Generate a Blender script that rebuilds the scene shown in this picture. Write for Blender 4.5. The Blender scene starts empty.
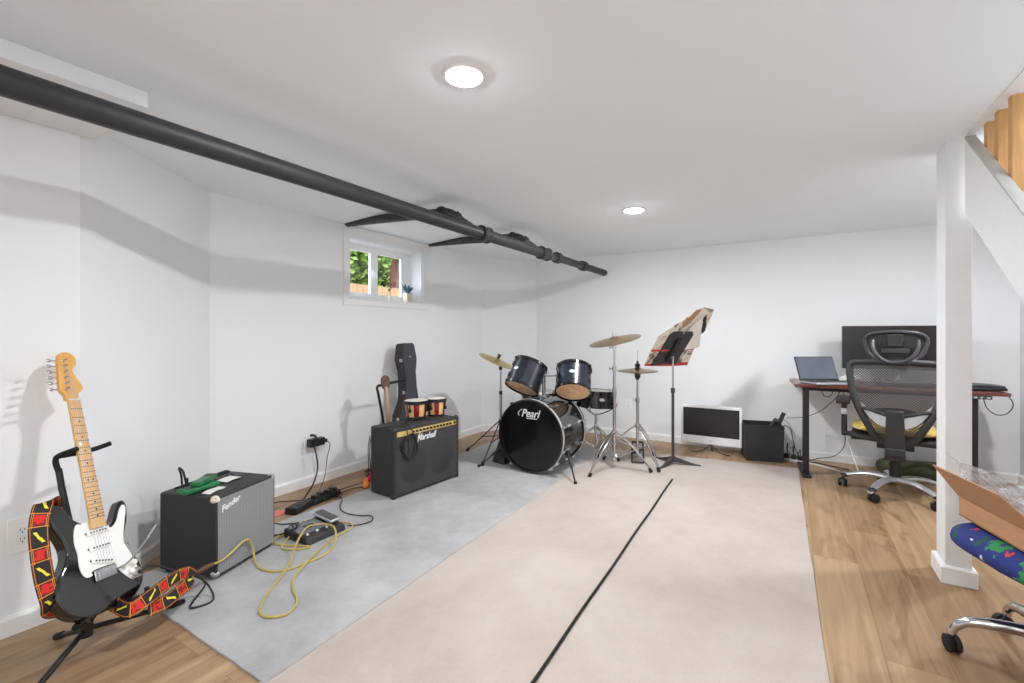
import bpy, bmesh, math, random
from mathutils import Matrix, Vector
random.seed(7)
SC = bpy.context.scene
COL = SC.collection
PI = math.pi
V = Vector

# ------------------------------------------------------------------ materials
def lin(c):
    c = c / 255.0
    return c / 12.92 if c <= 0.04045 else ((c + 0.055) / 1.055) ** 2.4
def rgb(r, g, b): return (lin(r), lin(g), lin(b), 1.0)
MATS = {}
def node_mat(name):
    m = bpy.data.materials.new(name); m.use_nodes = True
    nt = m.node_tree; nt.nodes.clear()
    out = nt.nodes.new('ShaderNodeOutputMaterial')
    p = nt.nodes.new('ShaderNodeBsdfPrincipled')
    nt.links.new(p.outputs[0], out.inputs[0])
    return m, nt, p, out
def mat(name, col, rough=0.5, metal=0.0, var=0.06, scale=30.0, bump=0.0, bscale=None, coat=0.0, spec=0.5, stretch=None):
    """principled material whose colour varies a little with a noise"""
    m, nt, p, out = node_mat(name)
    tc = nt.nodes.new('ShaderNodeTexCoord')
    src = tc.outputs['Object']
    if stretch:
        mp = nt.nodes.new('ShaderNodeMapping'); mp.inputs['Scale'].default_value = stretch
        nt.links.new(src, mp.inputs[0]); src = mp.outputs[0]
    nz = nt.nodes.new('ShaderNodeTexNoise'); nz.inputs['Scale'].default_value = scale; nz.inputs['Detail'].default_value = 4
    nt.links.new(src, nz.inputs['Vector'])
    r = nt.nodes.new('ShaderNodeValToRGB')
    c = rgb(*col)
    r.color_ramp.elements[0].position = 0.3; r.color_ramp.elements[1].position = 0.7
    r.color_ramp.elements[0].color = tuple(max(0, x * (1 - var)) for x in c[:3]) + (1,)
    r.color_ramp.elements[1].color = tuple(min(1, x * (1 + var)) for x in c[:3]) + (1,)
    nt.links.new(nz.outputs['Fac'], r.inputs[0]); nt.links.new(r.outputs[0], p.inputs['Base Color'])
    p.inputs['Roughness'].default_value = rough; p.inputs['Metallic'].default_value = metal
    p.inputs['Coat Weight'].default_value = coat; p.inputs['Specular IOR Level'].default_value = spec
    if bump:
        b = nt.nodes.new('ShaderNodeBump'); b.inputs['Strength'].default_value = bump; b.inputs['Distance'].default_value = 0.004
        n2 = nt.nodes.new('ShaderNodeTexNoise'); n2.inputs['Scale'].default_value = bscale or scale * 6; n2.inputs['Detail'].default_value = 3
        nt.links.new(src, n2.inputs['Vector']); nt.links.new(n2.outputs['Fac'], b.inputs['Height'])
        nt.links.new(b.outputs[0], p.inputs['Normal'])
    MATS[name] = m
    return m

mat('wall_paint', (235, 237, 239), 0.75, var=0.008, scale=3, bump=0.05, bscale=120, spec=0.2)
mat('ceiling_paint', (243, 248, 252), 0.85, var=0.008, scale=2, spec=0.15)
mat('trim_white', (236, 236, 236), 0.45, var=0.01, scale=8)
mat('post_white', (234, 235, 236), 0.55, var=0.02, scale=9, bump=0.15, bscale=35)
mat('black_pipe', (46, 46, 49), 0.5, var=0.15, scale=14, bump=0.15, bscale=90)
mat('black_metal', (24, 24, 26), 0.4, var=0.1, scale=20)
mat('black_plastic', (30, 30, 32), 0.42, var=0.1, scale=25)
mat('black_rubber', (20, 20, 21), 0.8, var=0.1, scale=40)
mat('dark_grey', (62, 62, 66), 0.45, var=0.08, scale=25)
mat('tolex', (44, 44, 46), 0.62, var=0.12, scale=160, bump=0.35, bscale=420)
mat('chrome', (205, 205, 208), 0.16, 1.0, var=0.04, scale=12)
mat('brushed', (188, 190, 194), 0.34, 1.0, var=0.05, scale=20)
mat('silver_paint', (196, 198, 202), 0.35, 0.55, var=0.03, scale=15)
mat('drum_black', (22, 22, 24), 0.14, var=0.1, scale=9, coat=0.6)
mat('drum_navy', (30, 35, 46), 0.30, var=0.18, scale=11, coat=0.15)
mat('drum_head_black', (16, 16, 18), 0.13, var=0.08, scale=6)
mat('drum_head_white', (224, 220, 212), 0.5, var=0.03, scale=20)
mat('drum_copper', (252, 200, 156), 0.4, 0.0, var=0.22, scale=26)
mat('cymbal_brass', (205, 184, 120), 0.28, 0.9, var=0.12, scale=22)
mat('cymbal_bronze', (158, 136, 104), 0.3, 0.9, var=0.14, scale=18)
mat('logo_white', (238, 238, 238), 0.45, var=0.01)
mat('gold_panel', (220, 188, 118), 0.35, 0.25, var=0.06, scale=40)
mat('cream', (226, 214, 196), 0.6, var=0.16, scale=60)
mat('guitar_black', (10, 10, 11), 0.1, var=0.1, scale=5, coat=0.8)
mat('pickguard', (240, 240, 236), 0.3, var=0.01, scale=12)
mat('maple', (226, 176, 106), 0.32, var=0.1, scale=14, coat=0.4, stretch=(10, 10, 1))
mat('maple_head', (228, 172, 92), 0.3, var=0.08, scale=12, coat=0.4)
mat('fret_dark', (96, 78, 56), 0.35, 0.4)
mat('dark_wood', (92, 62, 40), 0.5, var=0.2, scale=12, stretch=(8, 8, 1))
mat('acoustic_wood', (172, 128, 88), 0.45, var=0.15, scale=12, stretch=(8, 8, 1))
mat('case_cloth', (58, 60, 66), 0.7, var=0.1, scale=90, bump=0.3, bscale=300)
mat('case_side', (52, 40, 34), 0.6, var=0.15, scale=60)
mat('stave_red', (140, 26, 34), 0.25, var=0.12, scale=14, coat=0.6, stretch=(6, 6, 1))
mat('stave_cream', (232, 192, 132), 0.25, var=0.08, scale=14, coat=0.6, stretch=(6, 6, 1))
mat('bongo_skin', (226, 220, 206), 0.6, var=0.06, scale=18)
mat('yellow_cable', (184, 164, 92), 0.5, var=0.06, scale=40)
mat('black_cable', (26, 26, 28), 0.5, var=0.05)
mat('grey_cable', (168, 168, 168), 0.5, var=0.05)
mat('white_cable', (230, 230, 228), 0.5, var=0.02)
mat('green_plastic', (28, 108, 62), 0.35, var=0.12, scale=30)
mat('paper_white', (228, 228, 224), 0.75, var=0.03, scale=30)
mat('outlet_plastic', (240, 240, 238), 0.35, var=0.01)
mat('slot_dark', (60, 60, 60), 0.6)
mat('tv_white', (232, 233, 234), 0.35, var=0.01)
mat('screen_black', (34, 32, 33), 0.22, var=0.06, scale=2)
mat('monitor_black', (36, 29, 29), 0.3, var=0.06, scale=2)
mat('laptop_screen', (96, 104, 118), 0.12, var=0.2, scale=3, spec=0.8)
mat('laptop_silver', (182, 186, 192), 0.35, 0.6, var=0.03)
mat('bin_black', (38, 39, 41), 0.6, var=0.06, scale=30)
mat('desk_red', (98, 48, 34), 0.3, var=0.2, scale=8, coat=0.3, stretch=(1, 9, 9))
mat('desk_end', (150, 122, 104), 0.5, var=0.12, scale=30)
mat('chair_black', (38, 37, 38), 0.5, var=0.08, scale=30)
mat('chair_grey', (58, 58, 62), 0.38, var=0.06, scale=20)
mat('chair_silver', (190, 190, 194), 0.35, 0.35, var=0.04, scale=20)
mat('olive_cloth', (60, 66, 40), 0.85, var=0.2, scale=25, bump=0.4, bscale=160)
mat('cardboard', (176, 132, 96), 0.8, var=0.07, scale=12, stretch=(1, 1, 6))
mat('cardboard_edge', (206, 168, 126), 0.85, var=0.14, scale=90)
mat('balustrade_pine', (208, 158, 100), 0.5, var=0.13, scale=9, stretch=(9, 9, 1))
mat('stringer_white', (236, 237, 238), 0.6, var=0.01)
mat('stringer_cap', (190, 190, 186), 0.6, var=0.04, scale=20)
mat('fence_wood', (132, 98, 62), 0.7, var=0.16, scale=6, stretch=(6, 6, 1))
mat('bark', (82, 46, 34), 0.9, var=0.4, scale=7, bump=1.0, bscale=22, stretch=(3, 3, 1))
mat('leaf', (104, 128, 52), 0.6, var=0.5, scale=1.4)
mat('leaf_dark', (64, 92, 44), 0.6, var=0.5, scale=1.8)
mat('soil', (70, 60, 44), 0.9, var=0.3, scale=20)
mat('pot_clay', (214, 204, 182), 0.7, var=0.1, scale=40)
mat('plant_blue', (66, 92, 118), 0.5, var=0.3, scale=60)
mat('toy_red', (196, 44, 56), 0.8, var=0.1); mat('toy_orange', (232, 138, 58), 0.8, var=0.1)
mat('toy_plum', (96, 34, 66), 0.8, var=0.1); mat('toy_white', (232, 226, 214), 0.8, var=0.05)
mat('card_red', (226, 120, 112), 0.6, var=0.2, scale=90)
mat('strap_edge', (30, 26, 24), 0.8)
mat('pedal_black', (34, 34, 37), 0.45, var=0.1, scale=40)
mat('pedal_panel', (120, 122, 128), 0.4, 0.4, var=0.3, scale=70)
mat('treadle', (74, 76, 78), 0.6, var=0.08, scale=60)
mat('music_stand_black', (52, 53, 56), 0.55, var=0.06, scale=20)

def floor_mat():
    m, nt, p, out = node_mat('floor_oak'); N = nt.nodes.new; L = nt.links.new
    tc = N('ShaderNodeTexCoord'); mp = N('ShaderNodeMapping'); mp.inputs['Rotation'].default_value = (0, 0, PI / 2)
    L(tc.outputs['Object'], mp.inputs[0])
    br = N('ShaderNodeTexBrick'); br.inputs['Scale'].default_value = 1.0
    br.inputs['Brick Width'].default_value = 1.25; br.inputs['Row Height'].default_value = 0.19
    br.inputs['Mortar Size'].default_value = 0.0012; br.inputs['Mortar Smooth'].default_value = 0.2; br.offset = 0.37
    br.inputs['Color1'].default_value = (0.0, 0.0, 0.0, 1); br.inputs['Color2'].default_value = (1, 1, 1, 1); br.inputs['Mortar'].default_value = (0.3, 0.3, 0.3, 1)
    L(mp.outputs[0], br.inputs['Vector'])
    base = N('ShaderNodeValToRGB'); e = base.color_ramp.elements
    e[0].color = rgb(145, 116, 87); e[1].color = rgb(173, 146, 115)
    L(br.outputs['Color'], base.inputs[0])
    # long grain
    m2 = N('ShaderNodeMapping'); m2.inputs['Scale'].default_value = (26, 1.1, 1)
    L(tc.outputs['Object'], m2.inputs[0])
    sep = N('ShaderNodeVectorMath'); sep.operation = 'ADD'
    off = N('ShaderNodeVectorMath'); off.operation = 'SCALE'; off.inputs['Scale'].default_value = 23.0
    L(br.outputs['Color'], off.inputs[0]); L(m2.outputs[0], sep.inputs[0]); L(off.outputs[0], sep.inputs[1])
    g = N('ShaderNodeTexNoise'); g.inputs['Scale'].default_value = 1.0; g.inputs['Detail'].default_value = 7; g.inputs['Distortion'].default_value = 0.9
    L(sep.outputs[0], g.inputs['Vector'])
    gr = N('ShaderNodeValToRGB'); gr.color_ramp.elements[0].position = 0.32; gr.color_ramp.elements[1].position = 0.68
    gr.color_ramp.elements[0].color = (0.74, 0.70, 0.65, 1); gr.color_ramp.elements[1].color = (1.08, 1.07, 1.05, 1)
    L(g.outputs['Fac'], gr.inputs[0])
    mx = N('ShaderNodeMixRGB'); mx.blend_type = 'MULTIPLY'; mx.inputs[0].default_value = 1.0
    L(base.outputs[0], mx.inputs[1]); L(gr.outputs[0], mx.inputs[2])
    # cathedral blotches and knots
    m3 = N('ShaderNodeMapping'); m3.inputs['Scale'].default_value = (6.5, 1.6, 1)
    L(tc.outputs['Object'], m3.inputs[0])
    s3 = N('ShaderNodeVectorMath'); s3.operation = 'ADD'; L(m3.outputs[0], s3.inputs[0]); L(off.outputs[0], s3.inputs[1])
    k = N('ShaderNodeTexNoise'); k.inputs['Scale'].default_value = 1.0; k.inputs['Detail'].default_value = 3; k.inputs['Distortion'].default_value = 1.6
    L(s3.outputs[0], k.inputs['Vector'])
    kr = N('ShaderNodeValToRGB'); kr.color_ramp.elements[0].position = 0.28; kr.color_ramp.elements[1].position = 0.46
    kr.color_ramp.elements[0].color = (0.55, 0.47, 0.40, 1); kr.color_ramp.elements[1].color = (1, 1, 1, 1)
    L(k.outputs['Fac'], kr.inputs[0])
    mx2 = N('ShaderNodeMixRGB'); mx2.blend_type = 'MULTIPLY'; mx2.inputs[0].default_value = 0.9
    L(mx.outputs[0], mx2.inputs[1]); L(kr.outputs[0], mx2.inputs[2])
    mm = N('ShaderNodeMixRGB'); mm.inputs[2].default_value = rgb(112, 82, 58)
    sc_ = N('ShaderNodeMath'); sc_.operation = 'MULTIPLY'; sc_.inputs[1].default_value = 0.55
    L(br.outputs['Fac'], sc_.inputs[0]); L(sc_.outputs[0], mm.inputs[0]); L(mx2.outputs[0], mm.inputs[1])
    L(mm.outputs[0], p.inputs['Base Color'])
    p.inputs['Roughness'].default_value = 0.42; p.inputs['Specular IOR Level'].default_value = 0.35
    b = N('ShaderNodeBump'); b.inputs['Strength'].default_value = 0.12; b.inputs['Distance'].default_value = 0.002
    L(g.outputs['Fac'], b.inputs['Height']); L(b.outputs[0], p.inputs['Normal'])
    MATS['floor_oak'] = m
floor_mat()

def rug_mat(name, c1, c2, sc1=2.2, stain=0.0):
    m, nt, p, out = node_mat(name); N = nt.nodes.new; L = nt.links.new
    tc = N('ShaderNodeTexCoord')
    n1 = N('ShaderNodeTexNoise'); n1.inputs['Scale'].default_value = sc1; n1.inputs['Detail'].default_value = 9; n1.inputs['Roughness'].default_value = 0.68
    L(tc.outputs['Object'], n1.inputs['Vector'])
    r = N('ShaderNodeValToRGB'); r.color_ramp.elements[0].position = 0.33; r.color_ramp.elements[1].position = 0.67
    r.color_ramp.elements[0].color = rgb(*c1); r.color_ramp.elements[1].color = rgb(*c2)
    L(n1.outputs['Fac'], r.inputs[0])
    n2 = N('ShaderNodeTexNoise'); n2.inputs['Scale'].default_value = 260; n2.inputs['Detail'].default_value = 2
    L(tc.outputs['Object'], n2.inputs['Vector'])
    r2 = N('ShaderNodeValToRGB'); r2.color_ramp.elements[0].color = (0.86, 0.86, 0.86, 1); r2.color_ramp.elements[1].color = (1.1, 1.1, 1.1, 1)
    L(n2.outputs['Fac'], r2.inputs[0])
    mx = N('ShaderNodeMixRGB'); mx.blend_type = 'MULTIPLY'; mx.inputs[0].default_value = 1
    L(r.outputs[0], mx.inputs[1]); L(r2.outputs[0], mx.inputs[2]); L(mx.outputs[0], p.inputs['Base Color'])
    p.inputs['Roughness'].default_value = 0.95; p.inputs['Specular IOR Level'].default_value = 0.1
    p.inputs['Sheen Weight'].default_value = 0.15
    b = N('ShaderNodeBump'); b.inputs['Strength'].default_value = 0.5; b.inputs['Distance'].default_value = 0.004
    L(n2.outputs['Fac'], b.inputs['Height']); L(b.outputs[0], p.inputs['Normal'])
    MATS[name] = m
rug_mat('rug_grey', (148, 148, 149), (181, 181, 181))
rug_mat('rug_beige', (170, 157, 147), (190, 180, 172), 1.3)

def grille_mat(name, c1, c2, sx, sz):
    """fine woven speaker cloth: stripes along local z with a weave"""
    m, nt, p, out = node_mat(name); N = nt.nodes.new; L = nt.links.new
    tc = N('ShaderNodeTexCoord')
    w = N('ShaderNodeTexWave'); w.wave_type = 'BANDS'; w.bands_direction = 'X'; w.inputs['Scale'].default_value = sx; w.inputs['Distortion'].default_value = 0.2
    w2 = N('ShaderNodeTexWave'); w2.wave_type = 'BANDS'; w2.bands_direction = 'Z'; w2.inputs['Scale'].default_value = sz
    L(tc.outputs['Object'], w.inputs['Vector']); L(tc.outputs['Object'], w2.inputs['Vector'])
    a = N('ShaderNodeMath'); a.operation = 'MULTIPLY_ADD'; a.inputs[1].default_value = 0.25
    L(w2.outputs['Fac'], a.inputs[0]); 
    m2 = N('ShaderNodeMath'); m2.operation = 'MULTIPLY'; m2.inputs[1].default_value = 0.75
    L(w.outputs['Fac'], m2.inputs[0]); L(m2.outputs[0], a.inputs[2])
    r = N('ShaderNodeValToRGB'); r.color_ramp.elements[0].color = rgb(*c1); r.color_ramp.elements[1].color = rgb(*c2)
    L(a.outputs[0], r.inputs[0]); L(r.outputs[0], p.inputs['Base Color']); p.inputs['Roughness'].default_value = 0.7
    MATS[name] = m
grille_mat('grille_silver', (118, 118, 119), (150, 150, 151), 34, 120)
grille_mat('grille_black', (50, 50, 52), (64, 64, 66), 90, 90)

grille_mat('speaker_dark', (43, 43, 45), (54, 54, 56), 90, 90)
def see_through(name, col, scale, cover, rough=0.5):
    """a woven mesh with real holes: threads of a lattice in the surface's own coordinates"""
    m, nt, p, out = node_mat(name); N = nt.nodes.new; L = nt.links.new
    tc = N('ShaderNodeTexCoord'); mp = N('ShaderNodeMapping'); mp.inputs['Rotation'].default_value = (0, PI / 4, 0)
    L(tc.outputs['Object'], mp.inputs[0])
    facs = []
    for ax in ('X', 'Z'):
        w = N('ShaderNodeTexWave'); w.bands_direction = ax; w.inputs['Scale'].default_value = scale
        L(mp.outputs[0], w.inputs['Vector'])
        g = N('ShaderNodeMath'); g.operation = 'GREATER_THAN'; g.inputs[1].default_value = 1 - cover
        L(w.outputs['Fac'], g.inputs[0]); facs.append(g)
    mxm = N('ShaderNodeMath'); mxm.operation = 'MAXIMUM'
    L(facs[0].outputs[0], mxm.inputs[0]); L(facs[1].outputs[0], mxm.inputs[1])
    p.inputs['Base Color'].default_value = rgb(*col); p.inputs['Roughness'].default_value = rough
    tr = N('ShaderNodeBsdfTransparent'); mix = N('ShaderNodeMixShader')
    L(mxm.outputs[0], mix.inputs[0]); L(tr.outputs[0], mix.inputs[1]); L(p.outputs[0], mix.inputs[2]); L(mix.outputs[0], out.inputs[0])
    MATS[name] = m
see_through('chair_mesh', (62, 58, 58), 26, 0.36)

def glass_mat(name, tint=(1, 1, 1), refl=0.08):
    m, nt, p, out = node_mat(name); N = nt.nodes.new; L = nt.links.new
    nt.nodes.remove(p)
    tr = N('ShaderNodeBsdfTransparent'); tr.inputs[0].default_value = tint + (1,)
    gl = N('ShaderNodeBsdfGlossy'); gl.inputs['Roughness'].default_value = 0.03
    mix = N('ShaderNodeMixShader'); mix.inputs[0].default_value = 0.05; L(tr.outputs[0], mix.inputs[1]); L(gl.outputs[0], mix.inputs[2])
    L(mix.outputs[0], out.inputs[0]); MATS[name] = m
glass_mat('window_glass')

def poly_mat(name, col, alpha):
    """crinkled translucent plastic film"""
    m, nt, p, out = node_mat(name); N = nt.nodes.new; L = nt.links.new
    tc = N('ShaderNodeTexCoord'); n = N('ShaderNodeTexNoise'); n.inputs['Scale'].default_value = 38; n.inputs['Detail'].default_value = 6; n.inputs['Distortion'].default_value = 1.2
    L(tc.outputs['Object'], n.inputs['Vector'])
    b = N('ShaderNodeBump'); b.inputs['Strength'].default_value = 1.0; b.inputs['Distance'].default_value = 0.02
    L(n.outputs['Fac'], b.inputs['Height']); L(b.outputs[0], p.inputs['Normal'])
    p.inputs['Base Color'].default_value = rgb(*col); p.inputs['Roughness'].default_value = 0.18
    tr = N('ShaderNodeBsdfTransparent'); mix = N('ShaderNodeMixShader')
    r = N('ShaderNodeMapRange'); r.inputs[3].default_value = alpha - 0.25; r.inputs[4].default_value = alpha + 0.25
    L(n.outputs['Fac'], r.inputs[0]); L(r.outputs[0], mix.inputs[0]); L(tr.outputs[0], mix.inputs[1]); L(p.outputs[0], mix.inputs[2]); L(mix.outputs[0], out.inputs[0])
    MATS[name] = m
poly_mat('clear_film', (226, 228, 232), 0.36)

def strap_mat():
    """black webbing with orange double borders, red panels and yellow figures; runs on the ribbon's UVs (u across 0..1, v in strap widths)"""
    m, nt, p, out = node_mat('strap_weave'); N = nt.nodes.new; L = nt.links.new
    uv = N('ShaderNodeUVMap'); sp = N('ShaderNodeSeparateXYZ'); L(uv.outputs[0], sp.inputs[0])
    def M(op, a, b=None, c=None):
        n = N('ShaderNodeMath'); n.operation = op
        for i, q in enumerate((a, b, c)):
            if q is None: continue
            if isinstance(q, (int, float)): n.inputs[i].default_value = q
            else: L(q, n.inputs[i])
        return n.outputs[0]
    u = sp.outputs[0]; v = sp.outputs[1]
    ce = M('ABSOLUTE', M('SUBTRACT', u, 0.5))
    border = M('MULTIPLY', M('GREATER_THAN', ce, 0.395), M('LESS_THAN', ce, 0.435))
    per = M('FRACT', M('MULTIPLY', v, 0.47))                    # one red and one black panel per period
    isred = M('LESS_THAN', per, 0.44)
    pr = M('DIVIDE', per, 0.44)                                   # 0..1 inside a red panel
    prc = M('ABSOLUTE', M('SUBTRACT', pr, 0.5))
    frame = M('MULTIPLY', isred, M('MAXIMUM', M('MULTIPLY', M('GREATER_THAN', prc, 0.41), M('LESS_THAN', prc, 0.46)), 0.0))
    inner = M('MULTIPLY', isred, M('MULTIPLY', M('LESS_THAN', ce, 0.30), M('LESS_THAN', prc, 0.33)))
    sep_ = M('MULTIPLY', isred, M('MULTIPLY', M('GREATER_THAN', ce, 0.32), M('LESS_THAN', ce, 0.35)))
    nz = N('ShaderNodeTexNoise'); nz.inputs['Scale'].default_value = 3.0; nz.inputs['Detail'].default_value = 1; L(uv.outputs[0], nz.inputs['Vector'])
    pb = M('ABSOLUTE', M('SUBTRACT', per, 0.72))
    # zigzag figure in the black panel
    zig = M('ABSOLUTE', M('SUBTRACT', u, M('ADD', 0.32, M('MULTIPLY', M('SUBTRACT', per, 0.58), 1.3))))
    fig = M('MULTIPLY', M('LESS_THAN', zig, M('MULTIPLY', nz.outputs['Fac'], 0.17)), M('LESS_THAN', pb, 0.16))
    figr = M('MULTIPLY', inner, M('GREATER_THAN', nz.outputs['Fac'], 0.56))
    col = None
    def mixc(prev, fac, c):
        n = N('ShaderNodeMixRGB'); L(fac, n.inputs[0])
        if isinstance(prev, tuple): n.inputs[1].default_value = prev
        else: L(prev, n.inputs[1])
        n.inputs[2].default_value = c; return n.outputs[0]
    col = mixc(rgb(34, 30, 30), inner, rgb(206, 34, 30))
    col = mixc(col, figr, rgb(120, 16, 22))
    col = mixc(col, sep_, rgb(226, 150, 40)); col = mixc(col, frame, rgb(226, 150, 40))
    col = mixc(col, fig, rgb(232, 214, 60)); col = mixc(col, border, rgb(214, 116, 36))
    L(col, p.inputs['Base Color']); p.inputs['Roughness'].default_value = 0.75
    MATS['strap_weave'] = m
strap_mat()

def tropic_mat():
    """navy cloth printed with green fronds, red birds and pale specks"""
    m, nt, p, out = node_mat('tropical_cloth'); N = nt.nodes.new; L = nt.links.new
    tc = N('ShaderNodeTexCoord')
    def spots(scale, thr, seed, ns=30, amt=0.05):
        mp = N('ShaderNodeMapping'); mp.inputs['Location'].default_value = (seed, seed * 1.7, seed * 0.3); L(tc.outputs['Object'], mp.inputs[0])
        n = N('ShaderNodeTexNoise'); n.inputs['Scale'].default_value = ns; L(mp.outputs[0], n.inputs['Vector'])
        va = N('ShaderNodeVectorMath'); va.operation = 'SCALE'; va.inputs['Scale'].default_value = amt; L(n.outputs['Color'], va.inputs[0])
        ad = N('ShaderNodeVectorMath'); L(mp.outputs[0], ad.inputs[0]); L(va.outputs[0], ad.inputs[1])
        vo = N('ShaderNodeTexVoronoi'); vo.inputs['Scale'].default_value = scale; L(ad.outputs[0], vo.inputs['Vector'])
        lt = N('ShaderNodeMath'); lt.operation = 'LESS_THAN'; lt.inputs[1].default_value = thr; L(vo.outputs['Distance'], lt.inputs[0]); return lt.outputs[0]
    def mixc(prev, fac, c):
        n = N('ShaderNodeMixRGB'); L(fac, n.inputs[0])
        if isinstance(prev, tuple): n.inputs[1].default_value = prev
        else: L(prev, n.inputs[1])
        n.inputs[2].default_value = c; return n.outputs[0]
    c = mixc(rgb(34, 48, 120), spots(6.5, 0.41, 1.3, 46, 0.10), rgb(44, 134, 78))
    c = mixc(c, spots(13, 0.24, 0.7, 50, 0.08), rgb(24, 84, 60))
    c = mixc(c, spots(9, 0.20, 8.3, 60, 0.07), rgb(206, 74, 66))
    c = mixc(c, spots(17, 0.12, 5.9, 60, 0.04), rgb(222, 226, 232))
    L(c, p.inputs['Base Color']); p.inputs['Roughness'].default_value = 0.8; MATS['tropical_cloth'] = m
tropic_mat()

def print_mat(name, base, cols, scale):
    """printed paper: blocks of colour on a pale ground"""
    m, nt, p, out = node_mat(name); N = nt.nodes.new; L = nt.links.new
    tc = N('ShaderNodeTexCoord')
    n = N('ShaderNodeTexNoise'); n.inputs['Scale'].default_value = scale; n.inputs['Detail'].default_value = 4; n.inputs['Distortion'].default_value = 0.7
    L(tc.outputs['Object'], n.inputs['Vector'])
    r = N('ShaderNodeValToRGB'); el = r.color_ramp.elements
    el[0].position = 0.36; el[0].color = rgb(*cols[0]); el[1].position = 0.46; el[1].color = rgb(*base)
    e = el.new(0.56); e.color = rgb(*base); e = el.new(0.66); e.color = rgb(*cols[1])
    L(n.outputs['Fac'], r.inputs[0]); L(r.outputs[0], p.inputs['Base Color']); p.inputs['Roughness'].default_value = 0.6
    MATS[name] = m
print_mat('poster_print', (226, 218, 204), ((120, 104, 92), (208, 172, 148)), 9)
print_mat('yellow_print', (206, 170, 64), ((228, 222, 200), (232, 226, 206)), 22)
mat('poster_red', (196, 62, 54), 0.6, var=0.1, scale=30)
mat('poster_back', (236, 230, 224), 0.65, var=0.02, scale=20)
mat('poster_black', (56, 48, 46), 0.6)
def emit_mat(name, col, s):
    m, nt, p, out = node_mat(name)
    p.inputs['Base Color'].default_value = (0.9, 0.9, 0.9, 1); p.inputs['Emission Color'].default_value = col; p.inputs['Emission Strength'].default_value = s
    MATS[name] = m

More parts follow.
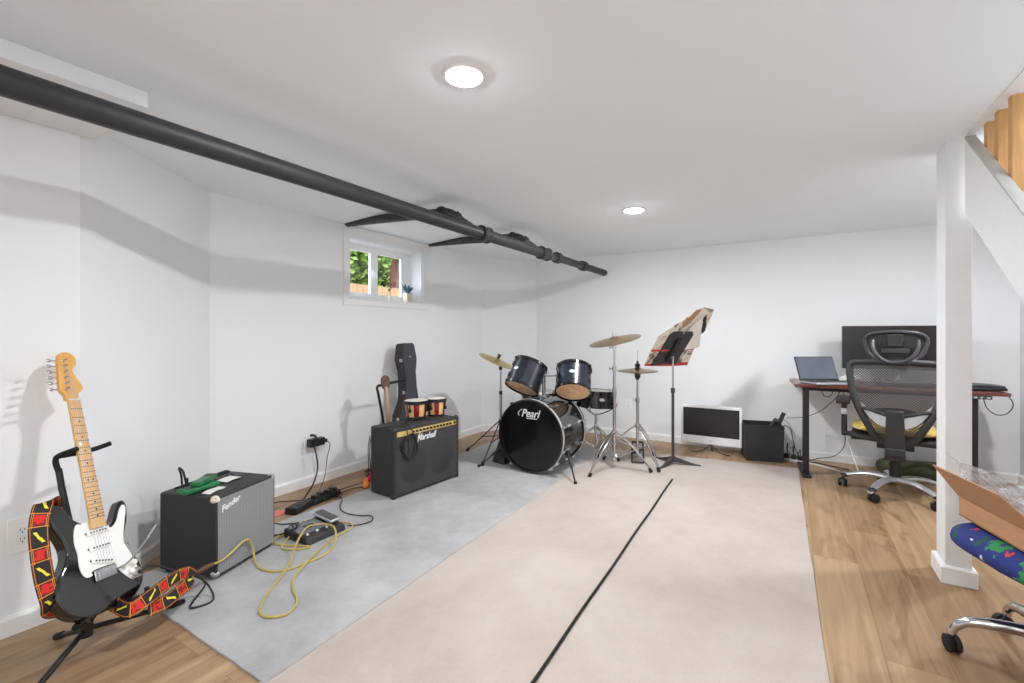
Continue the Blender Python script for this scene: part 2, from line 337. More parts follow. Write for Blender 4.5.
# ------------------------------------------------------------------ mesh builder
class B:
    def __init__(s): s.v = []; s.f = []; s.mi = []; s.cur = 0; s.uv = {}
    def add(s, vs, fs, M=None, mi=None):
        o = len(s.v); s.v += [(M @ V(p)) if M else V(p) for p in vs]
        s.f += [tuple(i + o for i in f) for f in fs]; s.mi += [s.cur if mi is None else mi] * len(fs)
        return s
    def box(s, c, d, M=None, mi=None, taper=1.0):
        x, y, z = (q / 2 for q in d); t = taper
        vs = [(c[0] + a * x * (t if k > 0 else 1), c[1] + b * y * (t if k > 0 else 1), c[2] + k * z) for k in (-1, 1) for b in (-1, 1) for a in (-1, 1)]
        return s.add(vs, [(0, 2, 3, 1), (4, 5, 7, 6), (0, 1, 5, 4), (2, 6, 7, 3), (0, 4, 6, 2), (1, 3, 7, 5)], M, mi)
    def tube(s, pts, r, n=10, M=None, mi=None, caps=True, closed=False, flat=1.0):
        pts = [V(p) for p in pts]; N = len(pts); rs = r if isinstance(r, (list, tuple)) else [r] * N
        vs = []; fs = []; prev = None
        for i in range(N):
            a = pts[i - 1] if (i > 0 or closed) else pts[i]; b = pts[(i + 1) % N] if (i < N - 1 or closed) else pts[i]
            t = (b - a); t = t.normalized() if t.length > 1e-9 else V((0, 0, 1))
            if prev is None:
                h = V((0, 0, 1)) if abs(t.z) < 0.9 else V((1, 0, 0)); u = t.cross(h).normalized()
            else:
                u = prev - t * prev.dot(t); u = u.normalized() if u.length > 1e-6 else t.orthogonal().normalized()
            prev = u; w = t.cross(u)
            for k in range(n):
                an = 2 * PI * k / n; vs.append(pts[i] + (u * math.cos(an) + w * math.sin(an) * flat) * rs[i])
        for i in range(N if closed else N - 1):
            j = (i + 1) % N
            for k in range(n):
                q = (k + 1) % n; fs.append((i * n + k, i * n + q, j * n + q, j * n + k))
        if caps and not closed: fs.append(tuple(range(n - 1, -1, -1))); fs.append(tuple((N - 1) * n + k for k in range(n)))
        return s.add(vs, fs, M, mi)
    def lathe(s, prof, n=32, M=None, mi=None, mif=None):
        """prof: (r, z) list; closed at r = 0 ends"""
        vs = []; fs = []; mis = []; rows = []
        for r, z in prof:
            if r < 1e-6: rows.append([len(vs)]); vs.append((0, 0, z))
            else:
                rows.append([len(vs) + k for k in range(n)]); vs += [(r * math.cos(2 * PI * k / n), r * math.sin(2 * PI * k / n), z) for k in range(n)]
        for a, b in zip(rows, rows[1:]):
            for k in range(n):
                q = (k + 1) % n
                if len(a) == 1 and len(b) == 1: continue
                if len(a) == 1: fs.append((a[0], b[q], b[k]))
                elif len(b) == 1: fs.append((a[k], a[q], b[0]))
                else: fs.append((a[k], a[q], b[q], b[k]))
                mis.append(mif(k) if mif else (s.cur if mi is None else mi))
        o = len(s.f); s.add(vs, fs, M, mi); s.mi[o:] = mis
        return s
    def prism(s, poly, z0, z1, M=None, mi=None):
        n = len(poly); vs = [(x, y, z0) for x, y in poly] + [(x, y, z1) for x, y in poly]
        fs = [tuple(range(n - 1, -1, -1)), tuple(range(n, 2 * n))] + [(i, (i + 1) % n, n + (i + 1) % n, n + i) for i in range(n)]
        return s.add(vs, fs, M, mi)
    def ball(s, c, r, n=14, M=None, mi=None):
        rr = r if isinstance(r, (tuple, list)) else (r, r, r); m = max(6, n // 2)
        prof = [(math.sin(PI * i / m), -math.cos(PI * i / m)) for i in range(m + 1)]; prof[0] = (0, -1); prof[-1] = (0, 1)
        T = Matrix.Translation(V(c)) @ Matrix.Diagonal((rr[0], rr[1], rr[2], 1))
        return s.lathe(prof, n, (M @ T) if M else T, mi)
    def sheet(s, fn, nu, nv, M=None, mi=None, thick=0.0):
        """grid surface fn(u, v) with u, v in 0..1, two-sided when thick > 0 (offset along its normal)"""
        P = [[V(fn(i / nu, j / nv)) for j in range(nv + 1)] for i in range(nu + 1)]
        def idx(i, j): return i * (nv + 1) + j
        vs = [p for row in P for p in row]
        fs = [(idx(i, j), idx(i + 1, j), idx(i + 1, j + 1), idx(i, j + 1)) for i in range(nu) for j in range(nv)]
        if thick:
            nn = len(vs); back = []
            for i in range(nu + 1):
                for j in range(nv + 1):
                    a = P[min(i + 1, nu)][j] - P[max(i - 1, 0)][j]; b = P[i][min(j + 1, nv)] - P[i][max(j - 1, 0)]
                    c = a.cross(b); c = c.normalized() if c.length > 1e-12 else V((0, 0, 1)); back.append(P[i][j] - c * thick)
            vs = vs + back
            fs += [tuple(nn + k for k in reversed(f)) for f in list(fs)]
            rim = [idx(i, 0) for i in range(nu + 1)] + [idx(nu, j) for j in range(1, nv + 1)] + [idx(i, nv) for i in range(nu - 1, -1, -1)] + [idx(0, j) for j in range(nv - 1, 0, -1)]
            for a, b in zip(rim, rim[1:] + rim[:1]): fs.append((b, a, nn + a, nn + b))
        return s.add(vs, fs, M, mi)

MW = {}
def obj(name, b, mats, parent=None, world=False, bevel=0.0, seg=2, smooth=True, angle=38, subsurf=0, kind=None, label=None, M=None):
    """links the builder as ONE mesh object; world=True: the builder holds world coordinates"""
    me = bpy.data.meshes.new(name)
    vs = b.v
    if M is not None: vs = [M @ p for p in vs]
    if world and parent is not None:
        inv = MW[parent.name].inverted(); vs = [inv @ p for p in vs]
    org = V((0, 0, 0))
    if parent is None and not world: pass
    if parent is None:                                       # put a lone mesh's origin at its own base
        xs = [p.x for p in vs]; ys = [p.y for p in vs]; zs = [p.z for p in vs]
        org = V(((min(xs) + max(xs)) / 2, (min(ys) + max(ys)) / 2, min(zs))); vs = [p - org for p in vs]
    me.from_pydata([tuple(p) for p in vs], [], b.f)
    if not isinstance(mats, (list, tuple)): mats = [mats]
    for m in mats: me.materials.append(MATS[m])
    for pl, i in zip(me.polygons, b.mi): pl.material_index = i
    if b.uv:
        ul = me.uv_layers.new(name='UVMap')
        for lp in me.loops: ul.data[lp.index].uv = b.uv.get(lp.vertex_index, (0, 0))
    bm = bmesh.new(); bm.from_mesh(me); bmesh.ops.recalc_face_normals(bm, faces=bm.faces); bm.to_mesh(me); bm.free()
    if smooth:
        for pl in me.polygons: pl.use_smooth = True
        me.set_sharp_from_angle(angle=math.radians(angle))
    o = bpy.data.objects.new(name, me); COL.objects.link(o)
    if parent is not None: o.parent = parent; MW[o.name] = MW[parent.name]
    else: o.location = org; MW[o.name] = Matrix.Translation(org)
    if bevel:
        md = o.modifiers.new('bevel', 'BEVEL'); md.width = bevel; md.segments = seg; md.limit_method = 'ANGLE'; md.angle_limit = math.radians(50); md.harden_normals = False
    if subsurf:
        md = o.modifiers.new('subsurf', 'SUBSURF'); md.levels = subsurf; md.render_levels = subsurf
    if kind: o['kind'] = kind
    if label: o['label'] = label
    return o
def thing(name, label, cat, loc=(0, 0, 0), rz=0.0, group=None, kind=None):
    o = bpy.data.objects.new(name, None); COL.objects.link(o)
    o.empty_display_size = 0.05
    o.location = loc; o.rotation_euler = (0, 0, rz); o['label'] = label; o['category'] = cat
    if group: o['group'] = group
    if kind: o['kind'] = kind
    MW[o.name] = Matrix.Translation(V(loc)) @ Matrix.Rotation(rz, 4, 'Z')
    return o
def tag(o, label, cat, group=None):
    o['label'] = label; o['category'] = cat
    if group: o['group'] = group
    return o
def struct(name, b, m, parent=None, **k):
    o = obj(name, b, m, parent, world=True, **k)
    if parent is None: o['kind'] = 'structure'
    return o
def frame(o, z, xh=(1, 0, 0)):
    """matrix with its local z along z"""
    z = V(z).normalized(); xh = V(xh); x = xh - z * xh.dot(z)
    x = x.normalized() if x.length > 1e-6 else z.orthogonal().normalized(); y = z.cross(x)
    return Matrix(((x.x, y.x, z.x, o[0]), (x.y, y.y, z.y, o[1]), (x.z, y.z, z.z, o[2]), (0, 0, 0, 1)))
def axes(o, x, y, z):
    x, y, z = V(x), V(y), V(z)
    return Matrix(((x.x, y.x, z.x, o[0]), (x.y, y.y, z.y, o[1]), (x.z, y.z, z.z, o[2]), (0, 0, 0, 1)))
def spline(pts, n=6, closed=False):
    P = [V(p) for p in pts]; N = len(P); out = []
    for i in range(N if closed else N - 1):
        if closed: a, b, c, d = P[i - 1], P[i], P[(i + 1) % N], P[(i + 2) % N]
        else: a, b, c, d = P[max(i - 1, 0)], P[i], P[i + 1], P[min(i + 2, N - 1)]
        for k in range(n):
            t = k / n; out.append(0.5 * ((2 * b) + (c - a) * t + (2 * a - 5 * b + 4 * c - d) * t * t + (3 * b - a - 3 * c + d) * t ** 3))
    if not closed: out.append(P[-1])
    return out
def spl2(pts, n=5): return [(p.x, p.y) for p in spline([(x, y, 0) for x, y in pts], n, True)]
def lettering(name, body, size, M, m, parent, shear=0.0, ext=0.0015, sx=1.0, extra=None, offset=0.0, world=False):
    """raised lettering as one mesh"""
    cu = bpy.data.curves.new(name, 'FONT'); cu.body = body; cu.size = size; cu.shear = shear; cu.extrude = ext; cu.align_x = 'LEFT'; cu.offset = offset
    t = bpy.data.objects.new(name + '_tmp', cu); me = bpy.data.meshes.new_from_object(t)
    bpy.data.objects.remove(t); bpy.data.curves.remove(cu)
    b = B(); b.add([(v.co.x * sx, v.co.y, v.co.z) for v in me.vertices], [tuple(p.vertices) for p in me.polygons], M)
    bpy.data.meshes.remove(me)
    if extra: extra(b, M)
    return obj(name, b, m, parent, smooth=False, world=world)
def rect_ring(b, x0, x1, z0, z1, w, y, d, mi=None):
    """a rectangular frame in the xz plane made of four mitred bars"""
    o = [(x0, z0), (x1, z0), (x1, z1), (x0, z1)]; i = [(x0 + w, z0 + w), (x1 - w, z0 + w), (x1 - w, z1 - w), (x0 + w, z1 - w)]
    vs = [(p[0], y, p[1]) for p in o + i] + [(p[0], y + d, p[1]) for p in o + i]; fs = []
    for k in range(4):
        q = (k + 1) % 4
        fs += [(k, q, 4 + q, 4 + k), (8 + k, 12 + k, 12 + q, 8 + q), (k, 8 + k, 8 + q, q), (4 + k, 4 + q, 12 + q, 12 + k)]
    return b.add(vs, fs, None, mi)

# ------------------------------------------------------------------ camera (eye 1.15 m up, level, 16 mm lens)
cam_d = bpy.data.cameras.new('camera'); cam = bpy.data.objects.new('camera', cam_d); COL.objects.link(cam)
TH = math.atan2(281, 460)
cam.location = (0, 0, 1.15); cam.rotation_euler = (PI / 2, 0, TH)
cam_d.sensor_width = 36; cam_d.lens = 460 / 1024 * 36; cam_d.shift_y = -8.5 / 1024; cam_d.clip_start = 0.02
SC.camera = cam

# ------------------------------------------------------------------ the room
CH = 2.035
XL, XC, YB, XR, YR = -2.545, -3.11, 5.01, 1.476, -1.9
b = B(); b.add([(-3.4, YR - 0.1, 0), (XR + 0.2, YR - 0.1, 0), (XR + 0.2, YB + 0.2, 0), (-3.4, YB + 0.2, 0)], [(0, 1, 2, 3)])
b.add([(-3.4, YR - 0.1, -0.05), (XR + 0.2, YR - 0.1, -0.05), (XR + 0.2, YB + 0.2, -0.05), (-3.4, YB + 0.2, -0.05)], [(3, 2, 1, 0)])
struct('floor', b, 'floor_oak', smooth=False)
# ceiling with the stairwell opening (x > .66, y < 2.82)
b = B(); T = 0.12
def slab(x0, y0, x1, y1, z0, z1): b.box(((x0 + x1) / 2, (y0 + y1) / 2, (z0 + z1) / 2), (x1 - x0, y1 - y0, z1 - z0))
slab(-3.4, YR - 0.1, 0.66, YB + 0.2, CH, CH + T); slab(0.66, 2.84, XR + 0.2, YB + 0.2, CH, CH + T)
struct('ceiling', b, 'ceiling_paint', smooth=False)
def wall(name, p, q, z0=0.0, z1=CH, th=0.1, m='wall_paint'):
    """wall from p to q, the room on its left-hand side"""
    p, q = V((p[0], p[1], 0)), V((q[0], q[1], 0)); d = (q - p).normalized(); n = V((d.y, -d.x, 0)) * th
    bb = B(); vs = [(a.x, a.y, z) for z in (z0, z1) for a in (p, q, q + n, p + n)]
    bb.add(vs, [(3, 2, 1, 0), (4, 5, 6, 7), (0, 1, 5, 4), (1, 2, 6, 5), (2, 3, 7, 6), (3, 0, 4, 7)]); return struct(name, bb, m, smooth=False)
wall('wall_left_near', (XL, 0.70), (XL, YR))
wall('wall_left_jog', (XC, 1.47), (XL, 0.70))
wall('wall_corner', (-2.70, YB), (XC, 4.41))
wall('wall_back', (XR + 0.1, YB), (-2.70, YB))
wall('wall_right', (XR, YR), (XR, YB), z1=3.6)
wall('wall_rear', (XL, YR), (XR, YR))
# window wall with its deep opening
WY0, WY1, WZ0, WZ1, WD = 2.52, 3.385, 1.44, 1.935, 0.2
bb = B(); X0 = XC - WD
for (y0, y1, z0, z1) in ((1.47, WY0, 0, CH), (WY1, 4.41, 0, CH), (WY0, WY1, 0, WZ0), (WY0, WY1, WZ1, CH)):
    bb.box(((XC + X0) / 2, (y0 + y1) / 2, (z0 + z1) / 2), (WD, y1 - y0, z1 - z0))
struct('wall_left_far', bb, 'wall_paint', smooth=False)
# baseboards
def base(name, p, q):
    p, q = V((p[0], p[1], 0)), V((q[0], q[1], 0)); d = (q - p).normalized(); n = V((-d.y, d.x, 0)); bb = B()
    prof = [(0, 0), (0.013, 0), (0.013, 0.062), (0.007, 0.074), (0, 0.074)]
    vs = [(a + n * x + V((0, 0, z))) for a in (p, q) for x, z in prof]
    k = len(prof); bb.add(vs, [tuple(range(k - 1, -1, -1)), tuple(range(k, 2 * k))] + [(i, (i + 1) % k, k + (i + 1) % k, k + i) for i in range(k)])
    return struct(name, bb, 'trim_white', smooth=False)
base('baseboard_left_near', (XL, 0.703), (XL, YR)); base('baseboard_left_jog', (XC + .004, 1.475), (XL + .004, 0.705))
base('baseboard_left_far', (XC, 4.405), (XC, 1.475)); base('baseboard_corner', (-2.704, YB - .004), (XC + .003, 4.405)); base('baseboard_back', (XR, YB), (-2.704, YB))
base('baseboard_right', (XR, YR), (XR, YB))
# soffit over the near left wall
b = B(); b.box(((XL - 2.02) / 2, (0.746 + YR) / 2, CH - 0.03), (XL + 2.02, 0.746 - YR, 0.06)); struct('trim_soffit', b, 'wall_paint', bevel=0.004)
# pillar with a skirting
pil = bpy.data.objects.new('pillar', None); COL.objects.link(pil); pil.location = (0.646, 2.935, 0); pil['kind'] = 'structure'; MW['pillar'] = Matrix.Translation(V((0.646, 2.935, 0)))
b = B(); b.box((0.646, 2.935, CH / 2), (0.092, 0.15, CH)); obj('shaft', b, 'post_white', pil, world=True, bevel=0.004)
b = B()
vs = []; 
for z, e in ((0, 0.017), (0.07, 0.017), (0.078, 0.011), (0.078, 0.0)):
    vs += [(0.60 - e, 2.86 - e, z), (0.692 + e, 2.86 - e, z), (0.692 + e, 3.01 + e, z), (0.60 - e, 3.01 + e, z)]
b.add(vs, [(4 * k + i, 4 * k + (i + 1) % 4, 4 * k + 4 + (i + 1) % 4, 4 * k + 4 + i) for k in range(3) for i in range(4)])
obj('base_trim', b, 'trim_white', pil, world=True, smooth=False)

# ------------------------------------------------------------------ staircase behind the pillar
st = thing('staircase', 'white painted staircase rising behind the white pillar, with wooden balusters', 'stairs', (0.66, 2.2, 0), 0, kind='structure')
sl = (2.036 - 1.555) / (2.827 - 2.208)
def sz(y, z0=2.036): return z0 - sl * (2.827 - y)
def stringer(x0, x1):
    bb = B(); yb = 0.62
    pl = [(2.83, CH - 0.002), (2.83, 1.69), (2.208, 1.249), (yb, 0.10), (yb, sz(yb))]
    vs = [(x, y, z) for x in (x0, x1) for y, z in pl]; n = 5
    bb.add(vs, [tuple(range(n)), tuple(range(2 * n - 1, n - 1, -1))] + [(i, (i + 1) % n, n + (i + 1) % n, n + i) for i in range(n)]); return bb
obj('stringer', stringer(0.66, 0.69), 'stringer_white', st, world=True, smooth=False)
b = B()
for i, (dz0, dz1, x0, x1) in enumerate(((0.0, 0.010, 0.652, 0.688), (-0.055, -0.046, 0.688, 0.80))):
    vs = [(x, y, sz(y) + dz) for y in (0.62, 2.80) for x in (x0, x1) for dz in (dz0, dz1)]
    b.add(vs, [(0, 1, 3, 2), (4, 6, 7, 5), (0, 4, 5, 1), (2, 3, 7, 6), (1, 5, 7, 3), (0, 2, 6, 4)])
obj('stringer_cap', b, 'stringer_cap', st, world=True, smooth=False)
b = B(); y = 2.72; z = sz(2.72) - 0.06
for k in range(9):
    b.box((1.07, y - 0.12 - 0.245 * k, z - 0.19 * k - 0.19), (0.78, 0.27, 0.03)); b.box((1.07, y + 0.005 - 0.245 * k, z - 0.19 * k - 0.10), (0.78, 0.02, 0.17))
obj('treads', b, 'stringer_white', st, world=True, smooth=False)
b = B(); vs = [(x, y, sz(y) - d) for y in (0.62, 2.82) for x in (0.69, XR - .002) for d in (0.36, 0.34)]
b.add(vs, [(0, 1, 3, 2), (4, 6, 7, 5), (0, 4, 5, 1), (2, 3, 7, 6), (1, 5, 7, 3), (0, 2, 6, 4)]); obj('underside', b, 'stringer_white', st, world=True, smooth=False)
for yc, zb in ((2.668, 1.871), (2.548, 1.765), (2.412, 1.660)):
    b = B(); b.box((0.708, yc + 0.019, (zb - .01 + 2.033) / 2), (0.036, 0.038, 2.033 - zb + .01)); obj('baluster', b, 'balustrade_pine', st, world=True, bevel=0.002)
# edge of the opening, header over the balusters and the stairwell above
b = B(); b.box((0.70, 1.4, CH + 0.04), (0.08, 2.86, 0.09)); struct('trim_1', b, 'trim_white', smooth=False)
b = B(); b.box((0.71, 0.45, 2.9), (0.1, 4.78, 1.5)); b.box((1.1, 2.89, 2.86), (0.88, 0.1, 1.42)); b.box((1.1, YR, 2.86), (0.88, 0.1, 1.6)); struct('wall_stairwell', b, 'wall_paint', smooth=False)
b = B(); b.box((1.1, 0.45, 3.62), (1.0, 5.0, 0.06)); struct('ceiling_stairwell', b, 'ceiling_paint', smooth=False)

# ------------------------------------------------------------------ window
b = B()
rect_ring(b, 2.462, 3.462, 1.38, 2.03, 0.062, 0, 0.014)
Mw = Matrix(((0, 1, 0, XC), (1, 0, 0, 0), (0, 0, 1, 0), (0, 0, 0, 1)))
w1 = bpy.data.objects.new('window_1', None); COL.objects.link(w1); w1.location = (XC, 2.95, 1.44); w1['kind'] = 'structure'; MW['window_1'] = Matrix.Translation(V((XC, 2.95, 1.44)))
def wobj(name, bb, m, par=w1, **k):
    c = B(); c.v = [Mw @ p for p in bb.v]; c.f = bb.f; c.mi = bb.mi; return obj(name, c, m, par, world=True, **k)
wobj('casing', b, 'trim_white', bevel=0.003)
FX = -0.2
b = B(); rect_ring(b, WY0 - .03, WY1 + .06, WZ0 - .01, WZ1 + .01, 0.05, FX + .0, 0.05); wobj('window_frame', b, 'trim_white', bevel=0.003)
b = B(); b.box((3.355, FX + .02, 1.6875), (.09, .045, .47)); wobj('frame_stile', b, 'trim_white', bevel=.002)
for (y0, y1, dx) in ((2.615, 2.925, 0.012), (2.93, 3.315, 0.002)):
    b = B(); rect_ring(b, y0, y1, 1.462, 1.915, 0.043, FX + dx + .012, 0.03); s_ = wobj('sash', b, 'trim_white', bevel=0.003)
    b = B(); b.box(((y0 + y1) / 2, FX + dx + 0.027, 1.69), (y1 - y0 - 0.07, 0.004, 0.40)); wobj('glass', b, 'window_glass', s_, smooth=False)
b = B(); b.box((2.903, FX + 0.062, 1.69), (0.014, 0.014, 0.07)); b.tube([(2.903, FX + .07, 1.70), (2.903, FX + .09, 1.69), (2.903, FX + .088, 1.65)], 0.005); wobj('handle', b, 'trim_white')
b = B(); b.box((2.95, -0.075, 1.437), (0.865, 0.19, 0.012)); wobj('window_sill', b, 'trim_white', bevel=0.003)
# pots on the sill
p1 = thing('potted_succulent', 'small beige square pot with dark blue-green succulents on the window sill', 'plant', (-3.20, 3.292, 1.444))
b = B(); b.box((0, 0, 0.045), (0.058, 0.075, 0.09)); obj('pot', b, 'pot_clay', p1, bevel=0.004)
b = B()
for k in range(9):
    a = k * 2.4; r_ = 0.012 + 0.002 * k; h = 0.06 + 0.05 * random.random()
    b.tube([(0, 0.0, 0.088), (r_ * 1.4 * math.cos(a), r_ * 1.6 * math.sin(a), 0.10 + h * 0.5), (r_ * 2 * math.cos(a), r_ * 2.2 * math.sin(a), 0.09 + h)], [0.006, 0.008, 0.002], 6)
obj('leaves', b, 'plant_blue', p1)
p2 = thing('bud_vase', 'tiny clear bud vase with a sprig on the window sill by the mullion', 'vase', (-3.20, 3.06, 1.444))
b = B(); b.lathe([(0, 0), (0.016, 0), (0.022, 0.015), (0.018, 0.032), (0.007, 0.045), (0.009, 0.055)], 16); obj('vase', b, 'pot_clay', p2)
b = B(); b.tube([(0, 0, 0.03), (0.003, 0.004, 0.09), (-0.004, 0.01, 0.13)], [0.002, 0.002, 0.001], 5); b.ball((0, 0.012, 0.13), (0.007, 0.009, 0.02), 6); b.ball((0, -0.008, 0.105), (0.006, 0.01, 0.014), 6); obj('sprig', b, 'leaf_dark', p2)
# outside: ground, fence, trees
b = B(); b.box((-12, 5.5, 1.25), (17.2, 16, 0.1)); g_ = struct('ground', b, 'soil')
b = B()
for k in range(46):
    y = 1.0 + k * 0.148; h = 2.02 + 0.01 * random.uniform(-1, 1); b.box((-6.6, y, (1.3 + h) / 2), (0.02, 0.142, h - 1.3))
b.box((-6.64, 4.4, 1.85), (0.04, 6.8, 0.08)); b.box((-6.64, 4.4, 1.45), (0.04, 6.8, 0.08))
tag(obj('fence', b, 'fence_wood', world=True, smooth=False), 'pale wooden board fence standing outside the basement window', 'fence')
def leaves(c, r, n, size, seed):
    rnd = random.Random(seed); bb = B()
    for k in range(n):
        while True:
            q = V((rnd.uniform(-1, 1), rnd.uniform(-1, 1), rnd.uniform(-1, 1)))
            if q.length < 1: break
        p = V(c) + V((q.x * r[0], q.y * r[1], q.z * r[2])); s = size * rnd.uniform(0.6, 1.3)
        M = Matrix.Translation(p) @ Matrix.Rotation(rnd.uniform(0, 6.3), 4, 'Z') @ Matrix.Rotation(rnd.uniform(-1.2, 1.2), 4, 'X') @ Matrix.Rotation(rnd.uniform(0, 6.3), 4, 'Z')
        bb.add([(-0.5 * s, 0, 0), (0, -0.28 * s, 0.05 * s), (0.5 * s, 0, 0), (0, 0.28 * s, 0.05 * s)], [(0, 1, 2, 3)], M)
    return bb
def tree(name, label, x, y, tr, crown, r, n, m, seed, size=0.24):
    t = thing(name, label, 'tree', (x, y, 1.3))
    bb = B(); pts = [(0, 0, 0), (0.03, 0.02, 0.8), (-0.02, 0.05, 1.7), (0, 0, 3.0)]; bb.tube(spline(pts, 4), [tr * (1.15 - 0.03 * i) for i in range(13)], 14)
    for s in (-1, 1): bb.tube([(0, 0, 1.9), (0.1, 0.5 * s, 2.5), (0.2, 1.0 * s, 3.0)], [tr * .45, tr * .3, tr * .12], 8)
    obj('trunk', bb, 'bark', t); obj('foliage', leaves(crown, r, n, size, seed), m, t)
tree('maple_tree', 'leafy bright green tree beyond the fence at the left pane', -8.3, 6.85, 0.10, (0, 0, 1.35), (0.8, 0.78, 1.15), 5200, 'leaf', 3, 0.17)
tree('broad_tree', 'red-brown tree trunk with green leaves beyond the fence at the right pane', -8.0, 7.60, 0.23, (0.45, 0.30, 1.66), (0.3, 0.50, 0.42), 420, 'leaf', 5, 0.13)
tree('shade_tree', 'dark green tree farther behind the fence', -11.5, 10.4, 0.2, (0, 0, 1.9), (1.2, 2.6, 2.1), 5200, 'leaf_dark', 8, 0.30)

# ------------------------------------------------------------------ black drain pipe under the ceiling
PX, PZ, PR = -1.828, 1.833, 0.041
dp = thing('drain_pipe', 'long black drain pipe slung below the ceiling with two branches to the window wall', 'pipe', (PX, 2.2, PZ))
b = B(); b.tube([(PX, YR + .01, PZ), (PX, 3.5, PZ)], PR, 24); b.tube([(PX, 3.5, PZ), (PX, YB - .004, PZ)], PR * 0.86, 24); obj('main_run', b, 'black_pipe', dp, world=True)
def sleeve(y, l, r=0.053):
    b = B(); M = frame((PX, y - l / 2, PZ), (0, 1, 0))
    b.lathe([(0, 0), (r, 0), (r + .004, .006), (r + .004, .018), (r, .024), (r - .002, l - .024), (r + .004, l - .018), (r + .004, l - .006), (r, l), (0, l)], 24, M); obj('coupling', b, 'black_pipe', dp, world=True)
sleeve(2.62, 0.10); sleeve(3.52, 0.14); sleeve(3.78, 0.07, 0.046); sleeve(4.38, 0.09, 0.046)
for yj, yw in ((2.50, 2.50), (3.40, 3.51)):
    b = B()
    b.tube(spline([(PX, yj + .02, PZ), (PX - .04, yj - .07, PZ + .045), (PX - .075, yj - .13, PZ + .085), (PX - .12, yj - .15, PZ + .105), (PX - .19, yj - .15, PZ + .11)], 5), 0.034, 18)
    b.lathe([(0, 0), (.044, 0), (.047, .006), (.047, .03), (.044, .036), (0, .036)], 20, frame((PX - .055, yj - .10, PZ + .06), (-.035, -.06, .04)))
    b.lathe([(0, 0), (.042, 0), (.045, .006), (.045, .03), (.042, .036), (0, .036)], 20, frame((PX - .135, yj - .15, PZ + .107), (-1, 0, .03)))
    obj('elbow', b, 'black_pipe', dp, world=True)
    b = B(); b.tube([(PX - .15, yj - .15, PZ + .109), (PX - .72, (yj - .15 + yw) / 2, PZ + .165), (XC + .01, yw, CH + .012)], 0.032, 18); obj('branch', b, 'black_pipe', dp, world=True)

# ------------------------------------------------------------------ ceiling lights
LC = (0.97, 0.985, 1.012, 1)
def downlight(x, y, label, power):
    t = thing('recessed_light', label, 'light', (x, y, CH - 0.012), 0, 'recessed ceiling lights')
    b = B(); b.lathe([(0.0622, .0040), (0.066, 0.0046), (0.074, 0.0090), (0.077, 0.0118), (0.0622, 0.0118)], 40); obj('trim_ring', b, 'trim_white', t)
    b = B(); b.lathe([(0, .0000), (0.025, .0004), (0.045, .0014), (0.058, 0.0030), (0.062, 0.0042), (0, 0.0052)], 32); obj('diffuser', b, power, t)
emit_mat('led_near', LC, 770); emit_mat('led_bright', LC, 980); emit_mat('led_desk', LC, 700); emit_mat('led_fill', LC, 1240)
downlight(-0.963, 1.261, 'larger round recessed ceiling light, the nearer one beside the black pipe', 'led_near')
downlight(-0.975, 3.275, 'smaller round recessed ceiling light, farther off above the music stand', 'led_bright')
downlight(0.2, -1.2, 'added fill light in the ceiling behind the camera, out of view', 'led_fill')  # unseen fill lamp, added behind the camera to even out the walls
downlight(1.14, 3.40, 'round recessed ceiling light above the desk side of the pillar', 'led_desk')
ld = bpy.data.lights.new('stair_lamp', 'AREA'); ld.shape = 'DISK'; ld.size = 0.3; ld.energy = 26; ld.color = LC[:3]
lo = bpy.data.objects.new('stair_lamp', ld); COL.objects.link(lo); lo.location = (1.1, 1.4, 3.55)
# world: overcast day outside
w = bpy.data.worlds.new('world'); SC.world = w; w.use_nodes = True
bg = w.node_tree.nodes['Background']; bg.inputs[0].default_value = (0.80, 0.90, 1.0, 1); bg.inputs[1].default_value = 9.0

# ------------------------------------------------------------------ rugs
def rug(name, quad, z0, z1, m, label):
    n = 26; bb = B(); a, b_, c, d = [V((x, y, 0)) for x, y in quad]
    rnd = random.Random(name); 
    def P(u, v):
        p = a.lerp(b_, u).lerp(d.lerp(c, u), v)
        if u in (0, 1) or v in (0, 1): p = p + V((rnd.uniform(-1, 1), rnd.uniform(-1, 1), 0)) * 0.0022
        return p
    top = [[P(i / n, j / n) for j in range(n + 1)] for i in range(n + 1)]
    def fn(u, v): p = top[round(u * n)][round(v * n)]; return (p.x, p.y, z1)
    bb.sheet(fn, n, n, thick=z1 - z0)
    return tag(obj(name, bb, m, world=True, angle=60), label, 'rug')
rug('carpet_piece', [(-1.45, -0.5), (0.156, -0.5), (0.036, 4.58), (-1.60, 4.385)], 0.0005, 0.007, 'rug_beige', 'large pinkish beige carpet piece running to the music stand, right of the black seam')
rug('carpet_piece', [(-2.632, 0.86), (-1.47, 0.86), (-1.57, 4.36), (-2.70, 4.20)], 0.0005, 0.009, 'rug_grey', 'light grey carpet under the two guitar amplifiers and the bass drum')
ls = thing('carpet_strip', 'long beige carpet strip with a black bound edge, between grey carpet and seam', 'rug', (-1.1, 2.2, 0))
n = 30; b = B(); q = [V(p) for p in ((-1.403, -0.5, 0), (-0.666, -0.5, 0), (-0.802, 3.70, 0), (-1.553, 3.67, 0))]
b.sheet(lambda u, v: (lambda p: (p.x, p.y, 0.0165 - 0.004 * (1 if u in (0, 1) else 0)))(q[0].lerp(q[1], u).lerp(q[3].lerp(q[2], u), v)), n, n, thick=0.006); obj('pile', b, 'rug_beige', ls, world=True, angle=60)
b = B(); pts = [(-0.665 - 0.1365 * t + 0.0015 * math.sin(t * 32), -0.5 + 4.20 * t, 0.013) for t in [i / 50 for i in range(51)]]; b.tube(pts, 0.0065, 6); obj('binding', b, 'black_rubber', ls, world=True)

